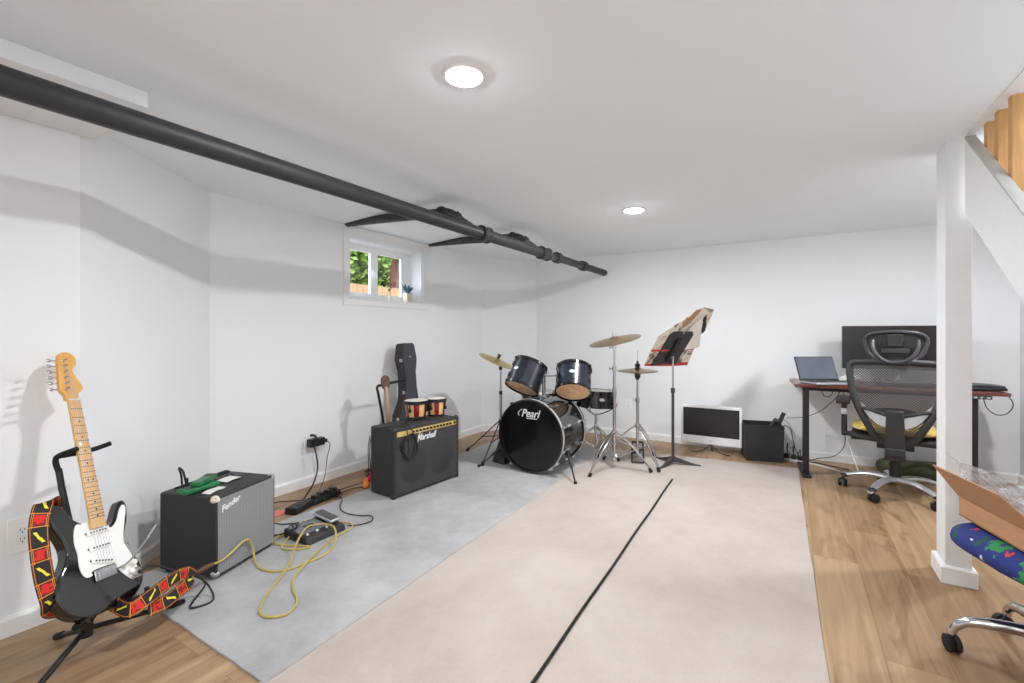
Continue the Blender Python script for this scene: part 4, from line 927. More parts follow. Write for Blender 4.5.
b = B(); b.tube([(-2.232, 1.035, .107), (-2.238, 1.072, .105)], [.011, .009], 10); b.tube([(-2.215, .985, .104), (-2.232, 1.040, .107)], [.008, .012], 10); obj('jack_plug', b, 'dark_wood', cb, world=True)
cable('instrument_cable', [(-2.45, 1.50, .012), (-2.40, 1.56, .03), (-2.36, 1.50, .018), (-2.30, 1.44, z), (-2.22, 1.47, z), (-2.19, 1.53, z), (-2.25, 1.50, z), (-2.38, 1.45, z), (-2.44, 1.50, .02), (-2.46, 1.58, .024), (-2.42, 1.66, .06), (-2.44, 1.74, .02), (-2.5, 1.70, z)], .005, 'yellow_cable', 'short yellow patch cable coiled between amplifier and pedal board')
P_ = GM @ V((.125, .085, .030)); 
cable('instrument_cable', [P_, GM @ V((.17, .085, .055)), (-2.150, .90, .165), (-2.165, .985, .10), (-2.150, 1.02, .04), (-2.10, 1.0, .015), (-2.12, .93, .014), (-2.17, .96, .014), (-2.20, 1.02, .05), (-2.215, .985, .104)], .0042, 'black_cable', 'thin black cable running from the guitar jack to the yellow cable')
b = B(); b.tube(spline([(-2.66, 1.13, .30), (-2.655, 1.12, .42), (-2.63, 1.10, .465), (-2.60, 1.09, .478), (-2.575, 1.095, .46), (-2.565, 1.105, .392)], 6), .005, 8); b.tube([(-2.565, 1.105, .430), (-2.565, 1.106, .391)], .008, 8); tag(obj('power_cable', b, 'black_cable', world=True), 'black cord looping up behind the silver-grilled amplifier', 'cable')
cable('power_cable', [(-3.045, 2.155, .37), (-3.03, 2.15, .30), (-3.02, 2.165, .2), (-3.0, 2.15, .13), (-2.95, 2.08, .06), (-2.88, 1.97, .018), (-2.80, 1.89, .022), (-2.75, 1.865, .04)], .0055, 'black_cable', 'thick black cord hanging from the plug adapter to the power supply')
cable('power_cable', [(-3.05, 2.255, .33), (-3.02, 2.275, .30), (-3.02, 2.25, .2), (-2.98, 2.2, .08), (-2.90, 2.10, .02), (-2.80, 2.06, .03)], .0028, 'black_cable', 'thin black cord hanging from the adapter beside the thick one')
cable('power_cable', [(-2.40, 1.80, .03), (-2.60, 1.62, .012), (-2.80, 1.66, .006), (-2.975, 1.81, .006), (-2.92, 1.885, .006), (-2.86, 1.96, .006), (-2.79, 2.02, .03)], .0035, 'black_cable', 'black cord lying along the wall from the amplifier to the power strip')
cable('power_cable', [(-2.78, 2.10, .03), (-2.83, 2.18, .006), (-2.82, 2.30, .006), (-2.74, 2.38, .04), (-2.69, 2.36, .15), (-2.66, 2.33, .30), (-2.64, 2.33, .40)], .0032, 'black_cable', 'black cord rising from the power strip up the side of the big amplifier')
cable('power_cable', [(-2.74, 2.08, .02), (-2.652, 2.095, .012), (-2.527, 1.98, z), (-2.416, 1.931, z), (-2.297, 1.948, z), (-2.239, 1.984, z), (-2.175, 1.934, z), (-2.19, 1.857, z), (-2.23, 1.80, .02)], .0032, 'black_cable', 'thin black cord curving over the grey carpet to the pedal board')
cable('power_cable', [(-2.62, 2.42, .012), (-2.76, 2.29, .006), (-2.745, 2.15, .010), (-2.72, 2.09, .012)], .0032, 'black_cable', 'black cord running from under the big amplifier to the power strip')
cable('power_cable', [(-2.50, 1.62, .012), (-2.47, 1.58, .03), (-2.40, 1.57, .075), (-2.34, 1.55, .075), (-2.43, 1.52, .03), (-2.50, 1.50, .012), (-2.55, 1.44, .012), (-2.50, 1.40, .010)], .0045, 'black_cable', 'short black cable bunched behind the pedal board next to the amplifier')

# ------------------------------------------------------------------ drum kit
def drum(t, M, r, h, shell_m, lugs=6, head_top='drum_head_white', bottom=None, hoop='drum_black', badge=None, tune=True):
    """drum along local z, centre at origin"""
    b = B(); prof = [(r * .955, -h / 2), (r * .985, -h / 2), (r * .985, h / 2), (r * .955, h / 2)]
    if bottom: prof = prof + [(r * .95, h / 2 - .012), (r * .95, -h / 2), (r * .955, -h / 2)]
    b.lathe(prof, 48, M); obj('shell', b, shell_m, t, world=True)
    if bottom:
        b = B(); b.lathe([(0, -h / 2 + .010), (r * .95, -h / 2 + .010), (r * .95, -h / 2 + .004), (0, -h / 2 + .004)], 48, M); obj('bottom_head', b, bottom, t, world=True)
    b = B(); b.lathe([(0, h / 2 + .004), (r * .97, h / 2 + .004), (r * .985, h / 2 - .002), (0, h / 2 - .002)], 48, M); obj('drum_head', b, head_top, t, world=True)
    for s in (-1, 1):
        b = B(); zc = s * (h / 2 - .004); b.lathe([(r * .985, zc - .012), (r * 1.035, zc - .012), (r * 1.04, zc), (r * 1.035, zc + .012), (r * .975, zc + .013), (r * .972, zc + .004), (r * .985, zc)], 48, M); obj('hoop', b, hoop, t, world=True)
    for k in range(lugs):
        a = 2 * PI * (k + .35) / lugs; Mk = M @ Matrix.Rotation(a, 4, 'Z')
        for s in (-1, 1): b = B(); b.box((r * 1.01, 0, s * h * .22), (.022, .016, .040), Mk); b.tube([Mk @ V((r * 1.03, 0, s * h * .22)), Mk @ V((r * 1.035, 0, s * h * .49))], .0035, 6); b.box((r * 1.045, 0, s * (h * .5 - .006)), (.016, .014, .016), Mk); obj('tension_lug', b, 'black_metal' if hoop == 'drum_black' else 'chrome', t, world=True)
    if badge is not None:
        b = B(); Mk = M @ Matrix.Rotation(badge, 4, 'Z'); pts = [(math.cos(2 * PI * k / 20) * .026, math.sin(2 * PI * k / 20) * .015) for k in range(20)]
        b.prism(pts, 0, .003, Mk @ axes((r * .985, 0, .005), (0, 1, 0), (0, 0, 1), (1, 0, 0))); obj('badge', b, 'silver_paint', t, world=True)
BC = V((-1.828, 3.50, .312)); BR = .296; BL = .43
bd = thing('bass_drum', 'large black bass drum with glossy black front head, lying on its side', 'drum', (-1.84, 3.50, 0))
BM = frame(BC, (0, -1, 0), (1, 0, 0))             # local z points to the room, x right
b = B(); b.lathe([(BR * .955, -BL / 2), (BR * .97, -BL / 2), (BR * .97, BL / 2), (BR * .955, BL / 2)], 64, BM); obj('shell', b, 'drum_black', bd, world=True)
b = B(); b.lathe([(0, BL / 2 + .004), (BR * .955, BL / 2 + .004), (BR * .97, BL / 2 - .004), (0, BL / 2 - .004)], 64, BM); fh = obj('front_head', b, 'drum_head_black', bd, world=True)
b = B(); b.lathe([(0, -BL / 2 - .004), (BR * .955, -BL / 2 - .004), (BR * .97, -BL / 2 + .004), (0, -BL / 2 + .004)], 64, BM); obj('batter_head', b, 'drum_head_white', bd, world=True)
for s in (1, -1):
    zc = s * BL / 2; b = B(); b.lathe([(BR * .97, zc - .022), (BR * 1.01, zc - .022), (BR * 1.018, zc), (BR * 1.01, zc + .020), (BR * .965, zc + .022), (BR * .955, zc + .006)], 64, BM); hp = obj('hoop', b, 'drum_black', bd, world=True)
    b = B(); b.lathe([(BR * 1.012, zc + .0195), (BR * 1.0195, zc + .010), (BR * 1.0195, zc - .004), (BR * 1.012, zc - .004)], 64, BM)
    obj('hoop_inlay', b, 'silver_paint', hp, world=True)
for k in range(10):
    a = 2 * PI * (k + .5) / 10; Mk = BM @ Matrix.Rotation(a, 4, 'Z')
    for s in (-1, 1): b = B(); b.box((BR * .995, 0, s * .10), (.022, .018, .06), Mk); b.tube([Mk @ V((BR * 1.01, 0, s * .10)), Mk @ V((BR * 1.03, 0, s * BL / 2))], .004, 6); b.box((BR * 1.03, 0, s * (BL / 2)), (.024, .020, .030), Mk); obj('claw_hook', b, 'chrome', bd, world=True)
def pswash(b, M):
    b.box((.098, -.012, .0), (.098, .006, .002), M); b.tube([M @ V(p) for p in spline([(-.020, .004, 0), (-.028, .022, 0), (-.012, .046, 0), (.010, .058, 0)], 4)], .0032, 6)
lettering('logo', 'Pearl', .088, BM @ Matrix.Translation((-.086, .152, BL / 2 + .0055)) @ Matrix.Identity(4), 'logo_white', bd, .34, .001, .92, pswash, .0012, True)
for (fx, fy_, m_) in ((-1.395, 3.199, 0), (-2.285, 3.20, 0)):
    sgn = 1 if fx > -1.84 else -1
    b = B(); a0 = V((-1.84 + sgn * .285, 3.40, .20)); f_ = V((fx, fy_, .022 if sgn > 0 else .014)); mid = a0.lerp(f_, .55)
    b.tube([a0, mid], .010, 10); b.tube([mid, f_], .0065, 8); b.box((0, 0, 0), (.05, .05, .06), Matrix.Translation(a0 - V((sgn * .01, 0, 0)))); sp_ = obj('spur', b, 'black_metal', bd, world=True)
    b = B(); b.tube([f_ + V((0, 0, .012)), f_ - V((0, 0, .005))], [.012, .013], 10); obj('rubber_tip', b, 'black_rubber', sp_, world=True)
# tom holder tubes rising from the bass drum
b = B()
for dx, hgt in ((-.030, .20), (.030, .19)):
    base_ = V((-1.870 + dx, 3.54, .59)); b.tube([base_, base_ + V((0, 0, hgt))], .0155, 14, mi=0); b.ball(base_ + V((0, 0, hgt)), .020, 10)
b.box((-1.850, 3.54, .602), (.10, .05, .02))
b.tube([V((-1.880, 3.54, .79)), V((-1.93, 3.50, .80))], .008, 8); b.tube([V((-1.82, 3.54, .78)), V((-1.70, 3.60, .785))], .006, 8); b.tube([V((-1.82, 3.54, .665)), V((-1.70, 3.59, .655))], .006, 8)
obj('tom_holder', b, 'chrome', bd, world=True)
t = thing('rack_tom', 'dark rack tom tilted above the bass drum beside the small crash cymbal', 'drum', (-1.965, 3.46, .66), 0, 'rack toms')
drum(t, frame((-1.968, 3.462, .775), (.13, .56, .92), (0, -1, .5)), .147, .235, 'drum_navy', 6, 'drum_head_white', 'drum_copper', badge=-.25)
t = thing('rack_tom', 'dark rack tom tilted above the bass drum beside the snare drum', 'drum', (-1.60, 3.62, .64), 0, 'rack toms')
drum(t, frame((-1.598, 3.622, .745), (-.22, .62, .92), (0, -1, .5)), .150, .225, 'drum_navy', 6, 'drum_head_white', 'drum_copper', badge=.30)
# snare on its stand
t = thing('snare_drum', 'shallow black snare drum on a chrome stand behind the bass drum', 'drum', (-1.572, 4.079, .45))
drum(t, frame((-1.572, 4.079, .540), (.02, .05, 1), (.5, -.85, 0)), .178, .138, 'drum_black', 8, 'drum_head_white', badge=.15)
def tripod(t, c, feet, zc, zl, m='chrome', double=True, foot_m='black_rubber', r=.006, fz=.012):
    """legs from a collar at height zc to the feet, braces from the tube's low end zl"""
    for fx, fy_ in feet:
        f_ = V((fx, fy_, fz + .006)); a0 = V((c[0], c[1], zc)); d = V((fx - c[0], fy_ - c[1], 0)).normalized(); s = V((-d.y, d.x, 0)); a1 = a0 + d * .018
        b = B()
        if double:
            kn = f_ - (f_ - a1) * .22
            for q in (-1, 1): b.tube(spline([a1 + s * (.014 * q), a1.lerp(f_, .4) + s * (.017 * q) + V((0, 0, .035)), kn + s * (.011 * q) + V((0, 0, .02)), f_], 4), r * .8, 8)
        else: b.tube([a1, f_], r, 8)
        lo = V((c[0], c[1], zl)) + d * .014; md_ = a1.lerp(f_, .52) + V((0, 0, .02 if double else 0)); b.tube([lo, md_], r * .8, 8)
        lg = obj('leg', b, m, t, world=True)
        dd = (f_ - a1).normalized(); b = B(); b.tube([f_ - dd * .030 + V((0, 0, .004)), f_ + V((0, 0, -.004))], [.012, .016], 10); obj('rubber_foot', b, foot_m, lg, world=True)
    b = B(); b.lathe([(0, -.02), (.020, -.02), (.020, .02), (0, .02)], 14, Matrix.Translation((c[0], c[1], zc))); b.box((c[0] + .022, c[1], zc), (.02, .012, .03)); obj('collar', b, m, t, world=True)
    b = B(); b.lathe([(0, -.014), (.018, -.014), (.018, .014), (0, .014)], 14, Matrix.Translation((c[0], c[1], zl))); obj('brace_collar', b, m, t, world=True)
def ring(c, r, n, a0): return [(c[0] + r * math.cos(a0 + 2 * PI * k / n), c[1] + r * math.sin(a0 + 2 * PI * k / n)) for k in range(n)]
c = (-1.572, 4.079)
t = thing('snare_stand', 'chrome folding tripod stand carrying the shallow snare drum', 'stand', (c[0], c[1], 0))
tripod(t, c, ring(c, .27, 3, -2.45), .27, .09)
b = B(); b.tube([(c[0], c[1], .07), (c[0], c[1], .38)], .0125, 12); obj('pole', b, 'chrome', t, world=True)
for k in range(3):
    a = .6 + 2 * PI * k / 3; dx, dy = math.cos(a), math.sin(a)
    b = B(); b.tube(spline([(c[0], c[1], .385), (c[0] + dx * .07, c[1] + dy * .07, .40), (c[0] + dx * .16, c[1] + dy * .16, .44), (c[0] + dx * .195, c[1] + dy * .195, .47), (c[0] + dx * .196, c[1] + dy * .196, .49)], 4), .006, 8)
    b.tube([(c[0] + dx * .19, c[1] + dy * .19, .462), (c[0] + dx * .196, c[1] + dy * .196, .492)], .010, 8); obj('basket_arm', b, 'chrome', t, world=True)
# floor tom behind the bass drum, on the far side
t = thing('floor_tom', 'black floor tom mostly hidden behind the bass drum', 'drum', (-2.105, 4.0, 0))
drum(t, frame((-2.105, 4.0, .355), (0, 0, 1), (1, 0, 0)), .190, .38, 'drum_black', 8, 'drum_head_white')
for x, y in ring((-2.105, 4.0), .212, 3, .6):
    b = B(); b.tube([(x, y, .45), (x, y, .06), (x + (x + 2.105) * .2, y + (y - 4.0) * .2, .012)], .007, 8); b.box((x, y, .32), (.03, .03, .06)); lg = obj('leg', b, 'chrome', t, world=True)
b = B(); b.add([(-2.275, 3.375, .0095), (-2.13, 3.345, .0095), (-2.08, 3.56, .0095), (-2.28, 3.60, .0095), (-2.165, 3.47, .44), (-2.13, 3.44, .44), (-2.10, 3.55, .44), (-2.16, 3.58, .44)], [(3, 2, 1, 0), (4, 5, 6, 7), (0, 1, 5, 4), (1, 2, 6, 5), (2, 3, 7, 6), (3, 0, 4, 7)])
tag(obj('soft_bag', b, 'bin_black', world=True, bevel=.012, seg=3), 'black soft bag standing against the bass drum by the crash cymbal stand', 'bag')
# cymbals and stands
def cymbal(t, c, n, r, m, bell=.16, sag=.10):
    M = frame(c, n); b = B(); top = []; N_ = 14
    for k in range(N_ + 1):
        q = k / N_; z_ = -sag * r * (q ** 1.6) + (bell * r * .55 * max(0, 1 - (q / .22) ** 2)); top.append((max(r * q, 0), z_))
    prof = [(0 if k == 0 else a, z_) for k, (a, z_) in enumerate(top)] + [(a, z_ - .0018) for a, z_ in reversed(top)]; prof[-1] = (0, prof[-1][1])
    b.lathe(prof, 56, M); obj('cymbal', b, m, t, world=True); return M
cc = V((-2.330, 3.560, .905)); cn = V((.393, .123, .91))
t = thing('crash_cymbal', 'small tilted brass crash cymbal beside the bass drum, nearest the window wall', 'cymbal', cc)
M = cymbal(t, cc, cn, .178, 'cymbal_brass'); b = B(); b.lathe([(0, -.03), (.006, -.03), (.006, .05), (0, .05)], 10, M); b.lathe([(0, .018), (.016, .018), (.016, .028), (0, .028)], 12, M); b.box((0, 0, .042), (.034, .008, .018), M); obj('wing_nut', b, 'black_plastic', t, world=True)
c = (-2.303, 3.57)
t = thing('cymbal_stand', 'dark metal tripod stand under the small crash cymbal', 'stand', (c[0], c[1], 0))
tripod(t, c, [(-2.688, 3.567), (-2.278, 3.235), (-2.06, 3.86)], .335, .20, 'dark_grey', False, fz=.010)
b = B(); b.tube([(c[0], c[1], .17), (c[0], c[1], .60)], .0115, 12); b.tube([(c[0], c[1], .59), (c[0], c[1], .855)], .009, 12); obj('pole', b, 'brushed', t, world=True)
b = B(); b.lathe([(0, -.016), (.016, -.016), (.016, .016), (0, .016)], 12, Matrix.Translation((c[0], c[1], .60))); b.lathe([(0, -.03), (.014, -.03), (.017, 0), (.014, .02), (0, .02)], 12, Matrix.Translation((c[0], c[1], .84))); b.tube([(c[0], c[1], .85), cc - cn.normalized() * .02], .006, 8); obj('tilter', b, 'black_plastic', t, world=True)
rc = V((-1.285, 3.757, 1.107)); rn = V((-.23 * .853 + .10 * .521, -.23 * .521 - .10 * .853, .96))
t = thing('ride_cymbal', 'large bronze ride cymbal, highest cymbal of the drum kit', 'cymbal', rc)
M = cymbal(t, rc, rn, .218, 'cymbal_bronze'); b = B(); b.lathe([(0, -.03), (.005, -.03), (.005, .05), (0, .05)], 10, M); b.lathe([(0, .022), (.014, .022), (.012, .034), (0, .034)], 12, M); obj('wing_nut', b, 'chrome', t, world=True)
c = (-1.285, 3.757)
t = thing('cymbal_stand', 'tall chrome double-braced tripod stand under the large ride cymbal', 'stand', (c[0], c[1], 0))
tripod(t, c, [(-1.371, 3.408), (-.985, 3.800), (-1.535, 4.005)], .31, .10, 'chrome', True)
b = B(); b.tube([(c[0], c[1], .075), (c[0], c[1], .68)], .0135, 14); b.tube([(c[0], c[1], .66), (c[0], c[1], .86)], .0115, 14); b.tube([(c[0], c[1], .84), (c[0], c[1], 1.05)], .009, 12); b.tube([(c[0], c[1], 1.045), rc - rn.normalized() * .015], .006, 8); obj('pole', b, 'chrome', t, world=True)
for zz in (.67, .85, 1.03):
    b = B(); b.lathe([(0, -.018), (.018, -.018), (.018, .018), (0, .018)], 14, Matrix.Translation((c[0], c[1], zz))); b.tube([(c[0], c[1], zz), (c[0] - .035, c[1] - .01, zz)], .005, 8); b.box((c[0] - .038, c[1] - .011, zz), (.008, .008, .028)); obj('clamp', b, 'chrome', t, world=True)
c = (-1.168, 4.032)
hc = V((c[0], c[1], .815))
t = thing('hi_hat_cymbals', 'pair of closed bronze hi-hat cymbals below the music stand desk', 'cymbal', hc)
for s, nm in ((1, 'upper'), (-1, 'lower')):
    b = B(); N_ = 12; pr_ = []
    for k in range(N_ + 1):
        q = k / N_; pr_.append((.174 * q, s * (.003 + .020 * (1 - q ** 1.7) + .014 * max(0, 1 - (q / .24) ** 2))))
    prof = pr_ + [(a, z_ - s * .0016) for a, z_ in reversed(pr_)]; prof[0] = (0, prof[0][1]); prof[-1] = (0, prof[-1][1]); b.lathe(prof, 56, Matrix.Translation(hc)); obj('cymbal', b, 'cymbal_bronze', t, world=True)
t = thing('hi_hat_stand', 'chrome hi-hat stand with black pedal, between ride cymbal and music stand', 'stand', (c[0], c[1], 0))
tripod(t, c, [(-.935, 3.842), (-1.10, 4.335), (-1.455, 3.955)], .335, .14, 'chrome', True)
b = B(); b.tube([(c[0], c[1], .06), (c[0], c[1], .56)], .0130, 14); b.tube([(c[0], c[1], .55), (c[0], c[1], .775)], .0095, 12); b.tube([(c[0], c[1], .76), (c[0], c[1], 1.0)], .0035, 8); obj('pole', b, 'chrome', t, world=True)
b = B(); b.lathe([(0, 0), (.012, -.01), (.026, .02), (.024, .035), (0, .035)], 16, Matrix.Translation((c[0], c[1], .748))); b.lathe([(0, 0), (.022, 0), (.024, .02), (.010, .032), (.010, .05), (0, .05)], 16, Matrix.Translation((c[0], c[1], .853))); obj('clutch', b, 'black_plastic', t, world=True)
b = B(); b.lathe([(0, -.02), (.018, -.02), (.018, .02), (0, .02)], 14, Matrix.Translation((c[0], c[1], .56))); b.tube([(c[0], c[1], .56), (c[0] - .04, c[1] - .01, .56)], .005, 8); obj('clamp', b, 'chrome', t, world=True)
b = B(); u_ = V((-.35, .94, 0)).normalized(); w_ = V((.94, .35, 0)).normalized(); o_ = V((c[0], c[1], 0))
for s in (-1, 1): b.tube([o_ + w_ * (.045 * s) + V((0, 0, .19)), o_ + w_ * (.05 * s) - u_ * .02 + V((0, 0, .016))], .007, 8)
b.tube([o_ + w_ * -.05 + V((0, 0, .19)), o_ + w_ * .05 + V((0, 0, .19))], .010, 8); b.tube([o_ + w_ * -.055 - u_ * .02 + V((0, 0, .016)), o_ + w_ * .055 - u_ * .02 + V((0, 0, .016))], .008, 8)
fr = obj('pedal_frame', b, 'black_metal', t, world=True)
b = B(); pts = [o_ + w_ * -.042 + V((0, 0, .12)), o_ + w_ * .042 + V((0, 0, .12)), o_ + w_ * .042 + u_ * .26 + V((0, 0, .016)), o_ + w_ * -.042 + u_ * .26 + V((0, 0, .016))]
b.add(pts + [p + V((0, 0, .010)) for p in pts], [(3, 2, 1, 0), (4, 5, 6, 7), (0, 1, 5, 4), (1, 2, 6, 5), (2, 3, 7, 6), (3, 0, 4, 7)]); obj('footboard', b, 'black_metal', t, world=True, bevel=.003)

# ------------------------------------------------------------------ music stand and the printed sheet on it
c = V((-.895, 4.160, 0))
ms = thing('music_stand', 'black music stand with tilted desk, between hi-hat and white screen', 'stand', c)
b = B(); b.tube([c + V((0, 0, .05)), c + V((0, 0, .66))], .0125, 12); obj('lower_tube', b, 'music_stand_black', ms, world=True)
b = B(); b.tube([c + V((0, 0, .64)), c + V((0, 0, .95))], .0085, 12); obj('upper_tube', b, 'brushed', ms, world=True)
b = B(); b.lathe([(0, -.02), (.018, -.02), (.018, .02), (0, .02)], 14, Matrix.Translation(c + V((0, 0, .65)))); obj('clutch', b, 'music_stand_black', ms, world=True)
b = B(); b.lathe([(0, .03), (.024, .03), (.020, .075), (0, .075)], 14, Matrix.Translation(c)); obj('hub', b, 'music_stand_black', ms, world=True)
for fx, fy_ in ((-.675, 4.222), (-.960, 3.955), (-1.078, 4.30)):
    f_ = V((fx, fy_, .010)); d = (f_ - c).normalized(); d.z = 0; s = V((-d.y, d.x, 0)); L = (V((fx, fy_, 0)) - c).length
    b = B(); nn = 8
    for i in range(nn + 1):
        q = i / nn; p = c + d * (L * q); zt = .066 * (1 - q) ** 1.4 + .013; w0 = .016 * (1 - q * .5) + .004
        zb = .03 * (1 - q) ** 2 + .001 + (.006 if fx > -1.5 else 0)
        b.v += [p - s * w0 + V((0, 0, zb)), p + s * w0 + V((0, 0, zb)), p + s * w0 * .7 + V((0, 0, zt)), p - s * w0 * .7 + V((0, 0, zt))]
    for i in range(nn):
        for k in range(4): b.f.append((i * 4 + k, i * 4 + (k + 1) % 4, i * 4 + 4 + (k + 1) % 4, i * 4 + 4 + k)); b.mi.append(0)
    b.f += [(3, 2, 1, 0), tuple(nn * 4 + k for k in range(4))]; b.mi += [0, 0]; obj('leg', b, 'music_stand_black', ms, world=True)
hD = V((.448, .894, 0)).normalized(); uD = V((.513, -.2575, .819)).normalized(); uD = (uD - hD * uD.dot(hD)).normalized(); nD = hD.cross(uD).normalized()   # nD points at us (back of the desk)
PM = axes((-1.04, 4.01, .87), hD, uD, nD)
b = B(); b.prism([(0.0, 0), (.315, 0), (.315, .32), (.28, .356), (.035, .356), (0, .32)], -.003, .0, PM); pl_ = obj('desk_plate', b, 'music_stand_black', ms, world=True)
b = B(); b.box((.158, .003, -.028), (.315, .006, .05), PM); obj('ledge', b, 'music_stand_black', ms, world=True)
b = B(); b.box((.155, .17, .012), (.055, .235, .022), PM); obj('desk_bracket', b, 'black_metal', ms, world=True, bevel=.006)
b = B(); b.tube([c + V((0, 0, .93)), PM @ V((.155, .10, .016))], .012, 10); b.box((.157, .345, .004), (.022, .020, .010), PM); obj('tilt_clip', b, 'chrome', ms, world=True)
# a large printed sheet, on the reader's side of the desk, its far corner folded over
ps = thing('printed_sheet', 'large colourful printed sheet draped on the music stand, edges sticking out', 'poster', PM @ V((.16, 0, -.01)))
outl = [(-.068, -.014), (-.10, .159), (-.117, .312), (-.032, .385), (.074, .444), (.163, .500), (.19, .555), (.275, .588), (.404, .576), (.43, .45), (.452, .342), (.40, .30), (.44, .22), (.468, .144), (.495, .05), (.508, -.03), (.32, -.022), (.16, -.012)]
def sheet_z(x, y): return -.012 - .03 * max(0, y - .36) ** 1.0 + .05 * max(0, x - .34) + .010 * math.sin(x * 9 + y * 6)
def flatpoly(pts, zf, m, name, par, n=9, th=.0015):
    """fills an outline with strips between its left and right chains"""
    bb = B(); k = len(pts); cx_ = sum(p[0] for p in pts) / k; cy_ = sum(p[1] for p in pts) / k; R = 5; vs = []
    for r in range(1, R + 1):
        for p in pts: x = cx_ + (p[0] - cx_) * r / R; y = cy_ + (p[1] - cy_) * r / R; vs.append((x, y, zf(x, y)))
    vs.append((cx_, cy_, zf(cx_, cy_))); fs = [(len(vs) - 1, i, (i + 1) % k) for i in range(k)]
    for r in range(R - 1):
        for i in range(k): fs.append((r * k + i, (r + 1) * k + i, (r + 1) * k + (i + 1) % k, r * k + (i + 1) % k))
    n0 = len(vs); vs2 = vs + [(x, y, z_ - th) for x, y, z_ in vs]; fs2 = fs + [tuple(n0 + q for q in reversed(f)) for f in fs]
    for i in range(k): a, b_ = (R - 1) * k + i, (R - 1) * k + (i + 1) % k; fs2.append((a, n0 + a, n0 + b_, b_))
    bb.add(vs2, fs2, PM); return obj(name, bb, m, par, world=True, angle=60)
flatpoly(outl, sheet_z, 'poster_print', 'sheet', ps)
up = lambda e: (lambda x, y: sheet_z(x, y) + e)
flatpoly([(-.067, -.013), (.14, -.013), (.30, -.022), (.505, -.029), (.500, .005), (.33, .012), (.14, .010), (-.072, .012)], up(.004), 'poster_red', 'red_border', ps)
flatpoly([(-.098, .148), (.0, .148), (.2, .15), (.462, .150), (.466, .168), (.2, .172), (0, .17), (-.101, .168)], up(.0035), 'poster_red', 'red_border', ps)
flatpoly([(.225, .372), (.27, .44), (.315, .50), (.40, .35), (.50, .190), (.43, .165), (.31, .155)], up(.012), 'poster_back', 'folded_corner', ps)
flatpoly([(.33, .47), (.36, .45), (.395, .36), (.43, .33), (.44, .37), (.40, .44), (.36, .50), (.34, .53)], up(.009), 'poster_black', 'dark_print', ps)
flatpoly([(.10, .44), (.17, .50), (.20, .555), (.26, .575), (.24, .50), (.20, .42), (.14, .38)], up(.004), 'acoustic_wood', 'brown_print', ps)

# ------------------------------------------------------------------ white screen on the floor by the back wall
tv = thing('computer_screen', 'white-framed flat screen standing on the floor against the back wall', 'screen', (-.675, 4.78, 0), 0.012)
b = B(); b.box((0, 0, .262), (.540, .042, .374)); obj('housing', b, 'tv_white', tv, bevel=.008, seg=3)
b = B(); b.box((0, -.0215, .290), (.498, .004, .268)); obj('display', b, 'screen_black', tv)
b = B(); b.box((0, -.0215, .115), (.03, .002, .006)); obj('logo_mark', b, 'brushed', tv)
b = B(); b.tube(spline([(-.17, -.07, .006), (-.08, -.02, .012), (0, .0, .075)], 4), .006, 8); b.tube(spline([(.17, -.07, .006), (.08, -.02, .012), (0, .0, .075)], 4), .006, 8); b.tube(spline([(0, .11, .006), (0, .05, .012), (0, 0, .075)], 4), .006, 8); obj('stand', b, 'dark_grey', tv)
# ------------------------------------------------------------------ black bin with handset
bn = thing('waste_bin', 'square black bin between the white screen and the desk, holding a handset', 'bin', (-.365, 4.632, 0), .272)
b = B(); w0, d0, h0, tk = .315, .25, .325, .008
def tap(x, y, z): s = .95 + .05 * z / h0; return ((x - w0 / 2) * s + w0 / 2, (y - d0 / 2) * s + d0 / 2, z)
o_ = [tap(x, y, z) for z in (0, h0) for x, y in ((0, 0), (w0, 0), (w0, d0), (0, d0))]; i_ = [tap(x, y, z) for z in (.008, h0) for x, y in ((tk, tk), (w0 - tk, tk), (w0 - tk, d0 - tk), (tk, d0 - tk))]
fs = [(3, 2, 1, 0), (8, 9, 10, 11)] + [(k, (k + 1) % 4, 4 + (k + 1) % 4, 4 + k) for k in range(4)] + [(8 + k, 12 + k, 12 + (k + 1) % 4, 8 + (k + 1) % 4) for k in range(4)] + [(4 + k, 4 + (k + 1) % 4, 12 + (k + 1) % 4, 12 + k) for k in range(4)]
b.add(o_ + i_, fs); obj('bin_body', b, 'bin_black', bn, bevel=.003)
BN = MW['waste_bin']
hs_ = thing('telephone_handset', 'dark grey telephone handset propped in the black bin', 'handset', BN @ V((.25, .06, .2)))
b = B(); b.tube([BN @ V(p) for p in spline([(.165, .10, .20), (.20, .085, .27), (.245, .07, .34), (.27, .06, .375)], 4)], [.022, .024, .024, .022, .018, .017, .017, .018, .019, .022, .024, .025, .020], 10); obj('handle', b, 'dark_grey', hs_, world=True)
b = B(); b.ball(BN @ V((.272, .05, .362)), (.026, .026, .018), 12); obj('ear_piece', b, 'dark_grey', hs_, world=True); b = B(); b.ball(BN @ V((.175, .085, .225)), (.028, .026, .018), 12); obj('mouth_piece', b, 'dark_grey', hs_, world=True)
b = B(); b.box((0, 0, .0), (.034, .018, .20), frame(BN @ V((.285, .055, .345)), V((.35, .05, .9)))); tag(obj('remote_control', b, 'black_plastic', world=True, bevel=.004), 'slim black remote control sticking up out of the black bin', 'remote')

